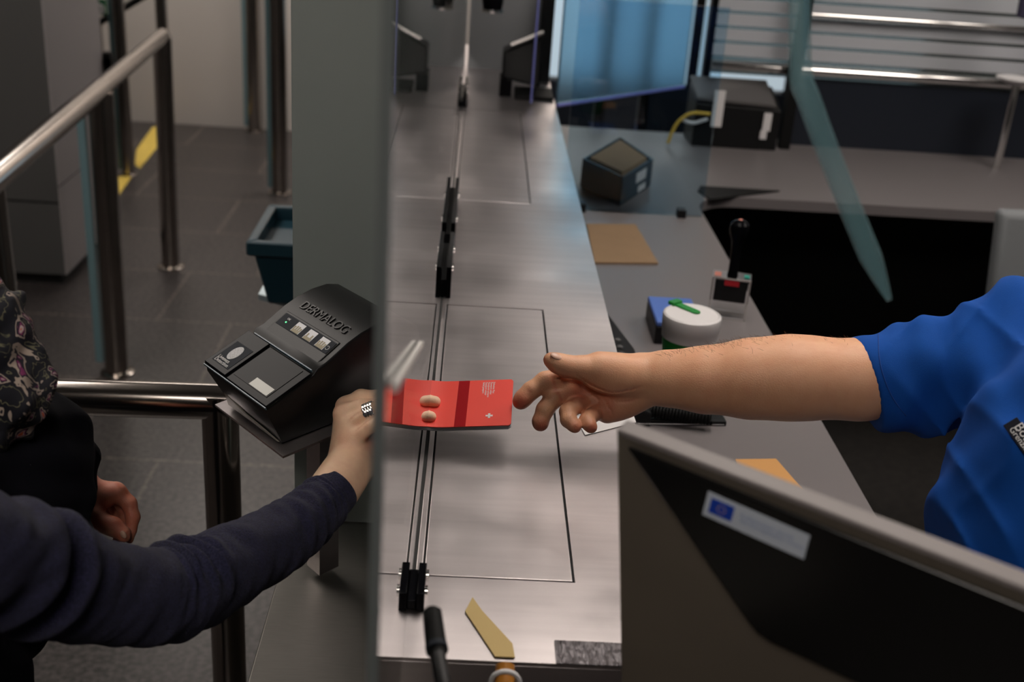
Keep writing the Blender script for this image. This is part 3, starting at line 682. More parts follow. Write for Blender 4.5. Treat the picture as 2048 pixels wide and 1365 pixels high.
put('handle', G().lathe(hc, [(.011, 0), (.0092, .010), (.0092, .045), (.010, .055), (.0112, .070), (.0165, .082), (.0188, .093), (.0178, .104), (.011, .111), (.002, .113)], 32, 0, ah), M['black_gloss'], t, smooth='auto')
put('cap_dot', G().lathe(hc + ah * .1125, [(.004, 0), (.003, .0012)], 14, 0, ah), M['pink_pl'], t)
# bin with cards on the desk
def openbox(name, px4, z, h, m, label, cat, inner=True):
    P = [pz(x, y, z) for x, y in px4]; t = empty(name, sum(P) / 4, label, cat)
    g = G().prism(P, (0, 0, .004)); c = sum(P) / 4; up = np.array([0, 0, 1.])
    for i in range(4):
        a_, b_ = P[i], P[(i + 1) % 4]; ai, bi = a_ + _n(c - a_) * .008, b_ + _n(c - b_) * .008
        g.hexa([a_, b_, bi, ai, a_ + up * h, b_ + up * h, bi + up * h, ai + up * h])
    put('body', g, m, t); return t, P
t, P = openbox('card_box', [(1240, 412), (1300, 372), (1235, 325), (1160, 372)], ZD, .075, M['teal'], 'dark blue open box of cards with white labels on the desk', 'box')
c = sum(P) / 4
put('card_stack', G().prism([c + (p_ - c) * .80 + (0, 0, .01) for p_ in P], (0, 0, .068)), M['card'], t)
fa, fb_ = P[0], P[1]
for (s0_, s1_, z0_, z1_) in ((.45, .78, .035, .062), (.55, .80, .006, .022)):
    a_ = fa + (fb_ - fa) * s0_; b_ = fa + (fb_ - fa) * s1_; nrm_ = -_n(np.cross(b_ - a_, (0, 0, 1))); nrm_ = nrm_ if nrm_[1] < 0 else -nrm_
    put('label_patch', G().prism([a_ + (0, 0, z0_), b_ + (0, 0, z0_), b_ + (0, 0, z1_), a_ + (0, 0, z1_)], nrm_ * .001), M['paper'], t)
# black printer box
a = pz(1382, 292, ZD); b = pz(1545, 296, ZD)
t = empty('label_printer', (a + b) / 2, 'black box-shaped printer with white labels and yellow cables on the desk return', 'printer')
X0_, X1_ = a[0], b[0]; yy = a[1]
put('case', G().hexa([(X0_, yy, ZD), (X1_, yy, ZD), (X1_, yy + .16, ZD), (X0_, yy + .16, ZD), (X0_, yy, ZD + .135), (X1_, yy, ZD + .125), (X1_, yy + .16, ZD + .17), (X0_, yy + .16, ZD + .17)]), M['black'], t, bevel=.004)
put('grey_cover', G().hexa([(X0_ + .0, yy - .004, ZD + .145), (X1_ - .02, yy - .004, ZD + .135), (X1_ - .02, yy + .17, ZD + .18), (X0_ + .0, yy + .17, ZD + .18), (X0_, yy - .004, ZD + .152), (X1_ - .02, yy - .004, ZD + .142), (X1_ - .02, yy + .17, ZD + .187), (X0_, yy + .17, ZD + .187)]), mat('grey_cover', (.09, .085, .085, 1), .5), t)
for (xa, xb, ya_, yb_) in ((1421, 1452, 182, 253), (1524, 1545, 227, 262), (1519, 1534, 262, 278)):
    q0 = pY(xa, yb_, yy - .006); q1 = pY(xb, ya_, yy - .006)
    put('label_sticker', G().box((q0[0], yy - .007, q0[2]), (q1[0], yy - .004, q1[2])), M['paper'], t)
cb = [pY(x_, y_, yy - .03) for x_, y_ in ((1420, 228), (1385, 226), (1360, 240), (1345, 262), (1336, 280))]
cb[-1][2] = ZD + .01
put('cable', G().tube(catmull(cb, 6), .005, 8), M['yellow_pl'], t, smooth=True)
cb = [pY(x_, y_, yy - .02) for x_, y_ in ((1415, 238), (1385, 246), (1362, 238))]
put('cable', G().tube(catmull(cb, 6), .005, 8), M['paper'], t, smooth=True)
slab_px('dark_folder', [(1395, 384), (1400, 374), (1500, 380), (1560, 384), (1420, 402)], ZD, .004, M['rubber'], 'flat black folder at the inner corner of the desk', 'folder')
# white disc on rail and light chair at right edge
p = pY(2035, 157, 3.5); t = empty('white_dish', p, 'white round dish at the right end of the booth rail', 'dish')
put('dish_bowl', G().lathe((p[0], p[1], p[2] - .015), [(.035, 0), (.06, .012), (.062, .016), (.055, .014), (.03, .006)], 40), M['white_pl'], t, smooth='auto')
put('dish_stand', G().tube([(p[0], p[1], ZD), (p[0], p[1], p[2] - .013)], .012, 16), M['chrome'], t)
p = pz(2040, 600, .55)
P0 = pY(1985, 600, 2.6); P1 = pY(2012, 430, 2.6)
t = empty('office_chair', (1.75, 2.6, 0), 'pale grey chair back at the right edge beyond the officer', 'chair')
put('backrest', G().hexa([(P0[0], 2.58, P0[2] - .1), (2.0, 2.58, P0[2] - .1), (2.0, 2.63, P0[2] - .1), (P0[0], 2.63, P0[2] - .1), (P1[0], 2.62, P1[2]), (2.0, 2.62, P1[2]), (2.0, 2.67, P1[2]), (P1[0], 2.67, P1[2])]), mat('pale_grey_fabric', (.20, .21, .22, 1), .8), t, bevel=.015)
put('seat', G().box((1.35, 2.2, .44), (1.95, 2.66, .52)), M['black'], t, bevel=.02)
put('pedestal', G().tube([(1.65, 2.42, .06), (1.65, 2.42, .44)], .025, 16).box((1.35, 2.39, .03), (1.95, 2.45, .07)).box((1.62, 2.12, .03), (1.68, 2.72, .07)), M['tube'], t)
p = pY(2046, 15, 3.4)
tag(put('coat_sleeve', G().lathe((p[0] + .01, p[1], p[2] - .03), [(.010, 0), (.022, .006), (.024, .05), (.023, .3), (.02, .32)], 24), mat('violet_grey_cloth', (.05, .045, .09, 1), .8)), 'violet-grey rounded hanging object at the top right corner', 'hanging object')

# ------------------------------------------------------------------ devices at the far end of the counter
def dev(xc, label):
    t = empty('document_camera', (xc, 3.36, ZC), label, 'camera')
    put('base', G().box((xc - .055, 3.33, ZC), (xc - .02, 3.43, ZC + .05)), M['black_gloss'], t, bevel=.003)
    put('body', G().hexa([(xc - .05, 3.34, ZC + .05), (xc + .06, 3.34, ZC + .03), (xc + .06, 3.46, ZC + .03), (xc - .05, 3.46, ZC + .05), (xc - .05, 3.37, ZC + .12), (xc + .06, 3.37, ZC + .17), (xc + .06, 3.46, ZC + .17), (xc - .05, 3.46, ZC + .12)]), M['black_gloss'], t, bevel=.006)
    put('chrome_bar', G().tube([(xc - .03, 3.35, ZC + .145), (xc + .06, 3.35, ZC + .185)], .006, 12), M['chrome'], t, smooth='auto')
    put('foot_plate', G().box((xc - .01, 3.30, ZC), (xc + .10, 3.44, ZC + .012)), M['rubber'], t, bevel=.002)
dev(.155, 'black document camera with chrome bar at the far end of the steel counter')
p = pY(985, 10, 3.3)
t = empty('lamp_head', p, 'round dark lamp head hanging over the far counter end', 'lamp')
put('head', G().lathe((p[0], p[1], p[2] - .02), [(.01, 0), (.026, .006), (.03, .03), (.028, .05), (.01, .06)], 28), M['black_gloss'], t, smooth='auto')
put('rim', G().lathe((p[0], p[1], p[2] - .018), [(.031, 0), (.032, .004), (.031, .008)], 28), M['chrome'], t, smooth='auto')
put('stem', G().tube([(p[0], p[1], p[2] + .04), (p[0], p[1], 2.7)], .006, 12), M['black'], t)
# teal bin on neighbouring ledge
b0 = pz(535, 612, .82); t = empty('plastic_bin', (b0[0], b0[1], .82), 'dark teal plastic bin half hidden behind the frosted screen', 'bin')
b0 = pz(535, 612, .82); zt_ = .965
xl_, yl_ = b0[0] - .035, b0[1] - .03
def ring(z, gx): return [(xl_ + gx, yl_ + gx, z), (xl_ + .30 - gx, yl_ + gx, z), (xl_ + .30 - gx, yl_ + .26 - gx, z), (xl_ + gx, yl_ + .26 - gx, z)]
put('body', G().hexa(ring(.822, .035) + ring(zt_ - .028, .012)), M['teal'], t, bevel=.006)
rm = G(); o_ = ring(zt_ - .03, 0); i_ = ring(zt_ - .03, .02)
for k in range(4):
    a_, b_, c_, d_ = o_[k], o_[(k + 1) % 4], i_[(k + 1) % 4], i_[k]; up = np.array([0, 0, .03])
    rm.hexa([a_, b_, c_, d_, a_ + up, b_ + up, c_ + up, d_ + up])
put('rim', rm, M['teal'], t, bevel=.004)
t = tag(put('bag_shelf', G().prism([pz(517, 600, .808), pz(640, 632, .808), pz(700, 560, .808), pz(560, 520, .808)], (0, 0, .013)).box((b0[0] + .08, b0[1] + .03, 0), (b0[0] + .11, b0[1] + .1, .808)), mat('pale_blue_steel', (.45, .55, .6, 1), .3, .7)), 'pale steel ledge end carrying the teal bin', 'shelf')

# ================================================================== FOREGROUND MONITOR
ZM = 1.352
A = pz(1235, 860, ZM); Bm = pz(2048, 1176, ZM); u = _n(Bm - A); nh = np.array([-u[1], u[0], 0])  # away from camera
if nh[1] < 0: nh = -nh
best = None
for td in np.linspace(-60, 60, 481):
    wv = np.array([0, 0, -1]) * math.cos(math.radians(td)) + nh * math.sin(math.radians(td))
    pnt = A + wv * .25; c_ = RM.T @ (pnt - CAM); xx_, yy_ = CX + FPX * c_[0] / c_[2], CY + FPX * c_[1] / c_[2]
    tgt = 1236 + (yy_ - 870) * 8 / 500
    if best is None or abs(xx_ - tgt) < best[0]: best = (abs(xx_ - tgt), td)
td = best[1]; print('monitor tilt', td)
wv = np.array([0, 0, -1]) * math.cos(math.radians(td)) + nh * math.sin(math.radians(td)); nv = np.cross(u, wv); nv = nv if nv.dot(CAM - A) > 0 else -nv
Wm, Hm, TH = .50, .31, .0125
mo = empty('monitor', A + u * .25 + wv * .3, 'large black computer monitor in the right foreground seen from behind', 'monitor')
def mp_(a_, b_, c_): return A + u * a_ + wv * b_ + nv * c_
put('rear_plate', G().hexa([mp_(0, .0, 0), mp_(Wm, .0, 0), mp_(Wm, Hm, 0), mp_(0, Hm, 0), mp_(0, .0, -TH * .3), mp_(Wm, .0, -TH * .3), mp_(Wm, Hm, -TH * .3), mp_(0, Hm, -TH * .3)]), M['monitor_plate'], mo)
put('top_rim', G().hexa([mp_(0, -.001, .001), mp_(Wm, -.001, .001), mp_(Wm, .004, .001), mp_(0, .004, .001), mp_(0, -.001, -TH), mp_(Wm, -.001, -TH), mp_(Wm, .004, -TH), mp_(0, .004, -TH)]), M['monitor_top'], mo, bevel=.001)
put('screen', G().hexa([mp_(.002, .006, -TH * .3), mp_(Wm - .002, .006, -TH * .3), mp_(Wm - .002, Hm - .002, -TH * .3), mp_(.002, Hm - .002, -TH * .3), mp_(.002, .006, -TH), mp_(Wm - .002, .006, -TH), mp_(Wm - .002, Hm - .002, -TH), mp_(.002, Hm - .002, -TH)]), M['black_gloss'], mo)
def onplane(x, y, c_=0):
    r = ray(x, y); o_ = A + nv * c_; t_ = (o_ - CAM).dot(nv) / r.dot(nv); return CAM + r * t_
pix = [(1258, 890), (1500, 1240), (1518, 1262), (1545, 1280), (1800, 1400), (2300, 1640), (2300, 1310)]
put('rear_housing', G().prism([onplane(*p_, .0002) for p_ in pix], nv * .004), M['monitor_black'], mo, bevel=.002)
sk = [onplane(*p_, .0044) for p_ in ((1417, 983), (1620, 1072), (1608, 1119), (1405, 1029))]
sp_ = put('sticker', G().prism(sk, nv * .0004), M['sticker'], mo, bevel=.0001)
fl = [onplane(*p_, .005) for p_ in ((1424, 996), (1470, 1016), (1462, 1044), (1416, 1024))]
put('flag_print', G().prism(fl, nv * .0002), M['eu_blue'], sp_)
cf = sum(fl) / 4; fx = _n(fl[1] - fl[0]); fy = _n(fl[0] - fl[3])
stg = G()
for k in range(12):
    q_ = k * math.pi / 6; c_ = cf + fx * .0030 * math.cos(q_) + fy * .0030 * math.sin(q_)
    stg.prism([c_ + .00045 * (math.cos(r_) * fx + math.sin(r_) * fy) + nv * .0002 for r_ in np.linspace(0, 2 * math.pi, 5, endpoint=False)], nv * .0001)
put('flag_stars', stg, M['yellow_pl'], sp_)
t0_ = onplane(1480, 1034, .0050); text('writing', 'Kofinanziert durch\ndie Europäische Union', .0050, t0_, sk[1] - sk[0], sk[0] - sk[3], M['text_grey'], sp_, depth=.0001, spacing=.9)
mid = mp_(Wm * .6, Hm * .6, -TH)
put('stand', G().tube([mid, mid + nh * .10 + (0, 0, -.05), (mid[0] + .06, mid[1] + .26, ZD + .02)], .018, 20), M['black'], mo, smooth='auto')
fx_ = (mid[0] + .06, mid[1] + .26)
put('stand_foot', G().box((fx_[0] - .07, fx_[1] - .02, ZD), (fx_[0] + .07, fx_[1] + .12, ZD + .02)), M['black'], mo, bevel=.004)

# microphone and strap in the near foreground
t = empty('gooseneck_microphone', (.03, .5, 1.0), 'black gooseneck microphone at the bottom in front of the counter end', 'microphone')
a = pd(864, 1225, .86); b = pd(872, 1290, .84); c = pd(892, 1400, .80); d_ = pd(905, 1500, .78)
put('capsule', G().tube([a + (a - b) * .1, a, b, b + (c - b) * .2], [.0045, .0072, .0078, .0062], 24), M['rubber'], t, smooth='auto')
put('neck', G().tube([b, b + (c - b) * .3, c, d_], [.0070, .0055, .0060, .0065], 20), M['black'], t, smooth='auto')
put('ring_band', G().tube([b + (c - b) * .02, b + (c - b) * .12], .0082, 24), M['icon_bg'], t, smooth='auto')
t = empty('key_strap', pz(990, 1300, ZC), 'yellow fabric strap with white ring at the near end of the counter', 'strap')
P = [pz(x_, y_, ZC + .001) for x_, y_ in ((945, 1197), (930, 1225), (990, 1330), (1030, 1330), (1025, 1290), (965, 1225))]
P = [np.array([p_[0], max(p_[1], Y0 + .004), ZC + .001]) for p_ in P]
put('strap_band', G().prism(P, (0, 0, .0012)), mat('pale_yellow_strap', srgb(196, 170, 112), .7), t)
a = pz(1010, 1358, ZC + .01)
rp = [a + np.array([.0125 * math.cos(q_), -.006 + .0 * q_, .0125 * math.sin(q_)]) for q_ in np.linspace(0, 2 * math.pi, 28)]
put('white_ring', G().tube(rp, .0022, 10), M['white_pl'], t, smooth=True)
put('yellow_tag', G().tube([a + (0, -.006, -.006), a + (0, .012, .004)], .0085, 16), mat('amber_tag', srgb(170, 110, 30), .4), t, smooth='auto')

# ================================================================== PASSPORT
N_ = pz(1022, 852, 1.095); rr = ray(1027, 760); best = None
for zl in np.linspace(1.075, 1.0875, 400):
    Lm = pz(855, 857, zl); e_ = _n(Lm - N_); tt = e_.dot(N_ - CAM) / e_.dot(rr); Fp = CAM + rr * tt; h_ = np.linalg.norm(Fp - N_)
    if best is None or abs(h_ - .088) < best[0]: best = (abs(h_ - .088), zl, Fp, e_)
_, zl, Fp, el = best; ev = _n(Fp - N_); nn = _n(np.cross(ev, el)); nn = nn if nn.dot(CAM - N_) > 0 else -nn
print('passport', best, N_, nn)
def onpass(x, y, h): r_ = ray(x, y); return CAM + r_ * ((N_ + nn * h - CAM).dot(nn) / r_.dot(nn))
def dpass(x, y, h): return (RM.T @ (onpass(x, y, h) - CAM))[2]
pp = empty('passport', N_, 'red passport with white cross held out through the glass between two hands', 'passport')
def ps(a_, b_, c_=0):    # a along left, b up, c height ; slight bend near the holding fingers
    bend = max(0, a_ - .078); return N_ + el * a_ + ev * b_ + nn * (c_ + bend * bend * 5.0)
def sheet(name, a0, a1, b0, b1, c0, c1, m, parent, nseg=24, rad=.004):
    V = []; F = []
    for i in range(nseg + 1):
        a_ = a0 + (a1 - a0) * i / nseg; e = 0
        if a_ - a0 < rad: e = rad - math.sqrt(max(0, rad ** 2 - (rad - (a_ - a0)) ** 2))
        if a1 - a_ < rad: e = rad - math.sqrt(max(0, rad ** 2 - (rad - (a1 - a_)) ** 2))
        V += [ps(a_, b0 + e, c0), ps(a_, b1 - e, c0), ps(a_, b1 - e, c1), ps(a_, b0 + e, c1)]
    for i in range(nseg):
        o_ = i * 4
        for j in range(4): F.append((o_ + j, o_ + (j + 1) % 4, o_ + 4 + (j + 1) % 4, o_ + 4 + j))
    F += [(0, 1, 2, 3), tuple(nseg * 4 + j for j in (3, 2, 1, 0))]
    return link(name, V, F, m, parent)
sheet('cover', 0, .125, 0, .088, 0, .0009, M['passport'], pp, 60, .0035)
sheet('pages', .001, .124, .0012, .086, -.0030, -.0001, M['passport_page'], pp, 40, .003)
sheet('back_cover', .0003, .1247, -.0012, .088, -.0042, -.0032, mat('grey_back_cover', (.35, .35, .36, 1), .5), pp, 40, .0035)
sheet('dark_band', .0535, .067, .0003, .0877, .0009, .00105, mat('dark_red_print', (.30, .004, .008, 1), .6, spec=.1), pp, 8, .00001)
def crossmesh(a_, b_, s_):
    g = G()
    for (x_, y_) in ((s_ * 1.0, s_ * .32), (s_ * .32, s_ * 1.0)):
        g.hexa([ps(a_ - x_, b_ - y_, .0009), ps(a_ + x_, b_ - y_, .0009), ps(a_ + x_, b_ + y_, .0009), ps(a_ - x_, b_ + y_, .0009), ps(a_ - x_, b_ - y_, .0012), ps(a_ + x_, b_ - y_, .0012), ps(a_ + x_, b_ + y_, .0012), ps(a_ - x_, b_ + y_, .0012)])
    return g
put('cross_emblem', crossmesh(.0265, .0185, .0042), M['text_white'], pp)
text('writing', 'Schweizer Pass\nPasseport suisse\nPassaporto svizzero\nPassaport svizzer\nSwiss passport', .0037, ps(.0245, .0835, .0009), -ev, -el, M['text_white'], pp, spacing=.85, depth=.0002)

# ================================================================== OFFICER
of = empty('person', (.80, 1.10, 0), 'officer in a blue short-sleeved shirt reaching out for the passport', 'person')
D = 1.385
prims = []
# forearm and upper arm
prims += chain([(1296, 757, D + .005, 47), (1335, 757, D, 50)], .02)
prims += chain([(1335, 758, D, 49), (1410, 760, D - .01, 61), (1500, 758, D - .02, 74), (1580, 756, D - .03, 79), (1640, 757, D - .035, 74), (1710, 760, D - .04, 72), (1740, 759, D - .042, 70), (1800, 757, D - .05, 60), (1900, 745, D - .06, 60), (2030, 715, D - .07, 60)], .02)
# palm
Wp = (1300, 768, D + .006)
for (x_, y_, dd, r1, r2) in ((1160, 766, .016, 30, 20), (1168, 787, .018, 28, 19), (1190, 812, .014, 28, 19), (1212, 828, .008, 27, 18)):
    prims += chain([(1280, 780, D + .010, r1), (x_, y_, D + dd, r2)], .012)
prims += [('e', pd(1250, 812, D + .004), np.array([46, 25, 22]) * D / FPX, np.array([RM @ _n(np.array([.92, -.38, 0])), RM @ _n(np.array([.38, .92, 0])), RM @ np.array([0, 0, 1.])]), .012)]
# thenar mass + thumb
prims += [('e', pd(1226, 753, D - .012), np.array([72, 38, 30]) * D / FPX, np.array([RM @ _n(np.array([.985, .15, 0])), RM @ _n(np.array([-.15, .985, 0])), RM @ np.array([0, 0, 1.])]), .010)]
prims += [('c', pd(1270, 745, D), pd(1200, 733, D - .012), 37 * D / FPX, 28 * D / FPX, .012)]
prims += chain([(1195, 737, D - .014, 27), (1162, 736, D - .018, 23), (1132, 733, D - .021, 21.5), (1113, 726, D - .023, 18.5), (1101, 720, D - .023, 14.5)], .006)
# index
prims += chain([(1152, 762, D + .014, 21), (1118, 756, D + .006, 20), (1090, 764, D + .000, 19.5), (1062, 782, D - .003, 17.5), (1047, 797, D - .004, 17), (1041, 804, D - .004, 16)], .005)
# middle
prims += chain([(1160, 786, D + .016, 20), (1134, 783, D + .006, 18), (1108, 797, D - .004, 18.5), (1090, 820, D - .007, 17), (1081, 843, D - .008, 15.5), (1081, 848, D - .008, 15)], .005)
# ring
prims += chain([(1172, 806, D + .012, 17), (1150, 812, D - .004, 17.5), (1136, 824, D - .016, 17), (1137, 840, D - .024, 16), (1148, 852, D - .028, 13), (1151, 855, D - .028, 11)], .0035)
# little
prims += chain([(1200, 822, D + .008, 16), (1178, 836, D - .012, 15.5), (1174, 842, D - .020, 15.5), (1180, 852, D - .026, 13), (1183, 856, D - .026, 11)], .0035)
# face-side creases of the palm
def crease(pts, r=1.6): 
    return [('c', pd(*a_), pd(*b_), r * D / FPX, r * D / FPX, .0035) for a_, b_ in zip(pts[:-1], pts[1:])]
sub = []
crease([(1155, 757, D - .004), (1180, 772, D - .010), (1205, 785, D - .014), (1235, 789, D - .016), (1262, 783, D - .012)], 2.6)
crease([(1178, 788, D - .004), (1192, 805, D - .007), (1202, 825, D - .008), (1204, 842, D - .004)], 1.8)
crease([(1205, 800, D - .008), (1215, 818, D - .010), (1222, 834, D - .006)], 1.6)
V, F = sdf_mesh(prims, .0013, .006)
def grooves(V, paths):
    c_ = (V - CAM) @ RM; X_ = CX + FPX * c_[:, 0] / c_[:, 2]; Y_ = CY + FPX * c_[:, 1] / c_[:, 2]; crease_shade = np.zeros(len(V)); mv = np.zeros(len(V))
    for path, wd, dp in paths:
        q_ = catmull([np.array(p_, float) for p_ in path], 8)
        for k_, (x_, y_) in enumerate(q_):
            near = np.where((X_ - x_) ** 2 + (Y_ - y_) ** 2 < 16)[0]
            if len(near) == 0: continue
            ct_ = V[near[np.argmin(c_[near, 2])]]; g_ = np.exp(-((V - ct_) ** 2).sum(1) / wd ** 2) * min(1, 4 * min(k_ + 1, len(q_) - k_) / len(q_))
            mv = np.maximum(mv, g_ * dp); crease_shade = np.maximum(crease_shade, g_)
    return V + _n3(V - CAM) * mv[:, None], crease_shade
_n3 = lambda A_: A_ / np.linalg.norm(A_, axis=1)[:, None]
V, crease_shade = grooves(V, [([(1152, 753), (1175, 770), (1200, 783), (1230, 789), (1262, 783), (1290, 775)], .0020, .0022),
    ([(1170, 783), (1188, 796), (1199, 815), (1203, 843)], .0016, .0014), ([(1202, 796), (1214, 815), (1224, 836)], .0015, .0012),
    ([(1196, 786), (1222, 800), (1250, 806), (1282, 800)], .0022, .0010), ([(1107, 754), (1111, 768), (1111, 782)], .0026, .0009), ([(1052, 774), (1058, 786), (1062, 795)], .0024, .0006), ([(1116, 780), (1124, 795), (1127, 810)], .0026, .0009)])
crease_shade = crease_shade * .55  # creases darkened in the skin colour as painted shade
sp1 = [(pd(1040, 812, D - .015), .016, 1.0), (pd(1080, 858, D - .015), .013, 1.0), (pd(1152, 858, D - .03), .009, .9), (pd(1183, 858, D - .03), .009, .9), (pd(1190, 765, D), .022, .65), (pd(1215, 812, D), .03, .55), (pd(1130, 748, D - .02), .012, .6), (pd(1104, 706, D - .02), .008, .3), (pd(1160, 787, D), .018, .6), (pd(1440, 790, D), .05, .2)]
at1 = np.maximum(blush(V, sp1), crease_shade * .9)
# coarse rest of the body (hidden under clothes or out of frame)
hc_ = np.array([.86, 1.0, 1.56])
bd = [('e', (.84, 1.03, 1.10), (.10, .17, .22), None), ('c', (.84, 1.02, 1.28), (.85, 1.01, 1.44), .055, .05), ('e', hc_, (.095, .078, .115), None), ('e', hc_ + (-.02, 0, -.05), (.075, .06, .07), None),
      ('c', hc_ + (-.09, 0, .01), hc_ + (-.112, 0, -.02), .010, .014, .008), ('c', hc_ + (-.085, -.02, -.058), hc_ + (-.085, .02, -.058), .008, .008, .006), ('e', hc_ + (0, .08, 0), (.018, .01, .03), None), ('e', hc_ + (0, -.08, 0), (.018, .01, .03), None),
      ('c', (.82, .86, 1.26), (.86, .80, 1.02), .05, .042), ('c', (.86, .80, 1.02), (.88, .79, .80), .04, .028)]
bd += [('c', (.88, .79, .80), (.875, .79, .74), .026, .024)] + [('c', (.875 + s_, .79, .73), (.87 + s_ * 1.2, .80, .65 + abs(s_) * .5), .010, .008, .004) for s_ in (-.024, -.008, .008, .024)] + [('c', (.86, .80, .77), (.83, .82, .70), .012, .009, .006)]
Vb, Fb = sdf_mesh(bd, .005, .03)
o0 = len(V); V = np.vstack([V, Vb]); F = F + [tuple(i + o0 for i in q_) for q_ in Fb]; at = np.concatenate([at1, np.zeros(len(Vb))])
link('body', V, F, M['skin_m'], of, smooth=True, attr=at)
eg = G()
for s_ in (-1, 1): eg.lathe(hc_ + (-.083, s_ * .03, .005), [(.012, 0), (.009, .006), (.001, .008)], 16, 0, (-1, 0, 0))
put('eyes', eg, M['text_white'], of, smooth=True)
Vh, Fh = sdf_mesh([('e', hc_ + (.012, 0, .02), (.098, .084, .112), None)], .005, clip=[(hc_ + (-.055, 0, .03), (-1, 0, -.7))]); link('hair', Vh, Fh, M['hair_dark'], of, smooth=True)
# thumb nail
nc = pd(1112, 713, D - .0335); 
def nail(x_, y_, d__, ang, l, w__, parent, tilt=0, r=17.5):
    c_ = pd(x_, y_, d__); ex = RM @ np.array([math.cos(ang), math.sin(ang), 0]); ey = RM @ np.array([-math.sin(ang) * math.cos(tilt), math.cos(ang) * math.cos(tilt), math.sin(tilt)]); ez = np.cross(ex, ey)
    Vn, Fn = sdf_mesh([('e', c_, (l, w__, .0022), np.array([ex, ey, ez]))], .0005, .001, mg=.004); link('fingernail', Vn, Fn, M['nail'], parent, smooth=True)
nail(1113, 713.5, D - .0318, .42, .0080, .0046, of, -.75)
# hairs along the forearm
hg = G()
for k in range(520):
    x_ = random.uniform(1320, 1700); f_ = (x_ - 1300) / 400
    top = 757 - np.interp(x_, [1300, 1335, 1410, 1500, 1580, 1640, 1710], [47, 49, 61, 74, 79, 74, 72]); rr_ = 757 - top + 5 * min(1, max(0, (x_ - 1380) / 100))
    an = random.gauss(0, .35); bx = pd(x_ , 757 - rr_ * math.cos(an) + 1, D - .01 - .028 * f_ - rr_ * D / FPX * math.sin(an) * 1.0)
    dv_ = RM @ _n(np.array([random.uniform(-1.4, .2), -random.uniform(.25, .7), random.uniform(-.5, .5)])); l = random.uniform(.004, .009)
    hg.tube([bx, bx + dv_ * l * .6, bx + dv_ * l + RM @ np.array([-l * .25, 0, 0])], [.00013, .0001, .00003], 3, cap=False)
put('arm_hair', hg, M['arm_hair'], of)['kind'] = 'stuff'
# shirt
cuffc = pd(1722, 765, D - .035); shd = pd(2060, 705, D - .075); axd = _n(shd - cuffc)
SH = [('c', pd(1700, 765, D - .037), pd(1850, 750, D - .045), 86 * D / FPX, 98 * D / FPX, .03), ('c', pd(1850, 750, D - .045), shd, 96 * D / FPX, 118 * D / FPX, .03),
      ('c', pd(1790, 800, D - .045), pd(1960, 780, D - .055), 62 * D / FPX, 75 * D / FPX, .02), ('c', pd(1850, 822, D - .045), pd(1930, 815, D - .05), 34 * D / FPX, 34 * D / FPX, .02),
      ('e', (.84, 1.00, 1.10), (.155, .22, .27), None, .05), ('c', shd, (.88, .86, 1.27), .075, .075, .05), ('c', (.83, .88, 1.26), (.87, .81, 1.08), .068, .065, .03), ('c', (.85, 1.0, 1.32), (.86, 1.0, 1.37), .075, .066, .03)]
chest = pd(2100, 1010, 1.12)
SH += [('e', pd(2120, 1040, 1.20), (.125, .13, .20), None, .05)]
SH += [('e', (.86, 1.0, .90), (.15, .19, .12), None, .05)]
rs = np.random.default_rng(7)
fold_ax = _n(np.cross(axd, RM @ np.array([0, 0, 1.])))
def folds(P):
    s_ = (P - cuffc) @ axd; q_ = (P - cuffc) @ fold_ax; r_ = (P - cuffc) @ (RM @ np.array([0, 0, 1.]))
    m_ = np.clip((s_ - .012) / .04, 0, 1)
    qa = np.arctan2(r_, q_)
    a_ = .0030 * np.sin(s_ * 70 + 2.2 * qa + 1.2 * np.sin(s_ * 28)) + .0020 * np.sin(s_ * 120 - 3 * qa + np.sin(P[..., 2] * 40))
    a_ = a_ + .0018 * np.sin(P[..., 2] * 45 + P[..., 1] * 70 + 1.5 * np.sin(P[..., 0] * 35))
    cr_ = lambda ph: (1 - np.abs(np.sin(ph))) ** 3
    a_ = a_ - .0046 * cr_(s_ * 26 + .9 * qa + .5 * np.sin(s_ * 40 + q_ * 30)) - .0036 * cr_(s_ * 38 - 1.6 * qa + .8 * np.sin(q_ * 40 + 1)) + .004
    w_ = np.clip((s_ - .20) / .1, 0, 1)
    a_ = a_ - .0040 * w_ * cr_(P[..., 2] * 22 + P[..., 1] * 30 + .8 * np.sin(P[..., 2] * 30 + P[..., 0] * 30))
    return a_ * m_
V, F = sdf_mesh(SH, .0027, .02, passes=5, sub=[('c', pd(1600, 757, D - .035), pd(1750, 760, D - .044), 74 * D / FPX, 72 * D / FPX, .002), ('c', (.855, 1.0, 1.34), (.86, 1.0, 1.5), .058, .062, .004)], mod=folds,
                clip=[(pd(1706, 700, D - .035), RM @ _n(np.array([-.96, .27, 0]))), ((.86, 1, .86), (0, 0, -1))])
shirt = link('shirt', V, F, M['shirt'], of, smooth=True)
# trousers
Vt, Ft = sdf_mesh([('e', (.88, 1.0, .84), (.13, .18, .10), None), ('c', (.89, .92, .80), (.90, .90, .10), .085, .055), ('c', (.89, 1.09, .80), (.90, 1.11, .10), .085, .055)], .008, .03); link('trousers', Vt, Ft, M['trouser'], of, smooth=True)
for y_ in (.90, 1.11):
    Vt, Ft = sdf_mesh([('c', (.93, y_, .045), (.76, y_, .040), .044, .040)], .006, .02, clip=[((0, 0, .001), (0, 0, -1))]); link('shoe', Vt, Ft, M['black'], of, smooth=True)

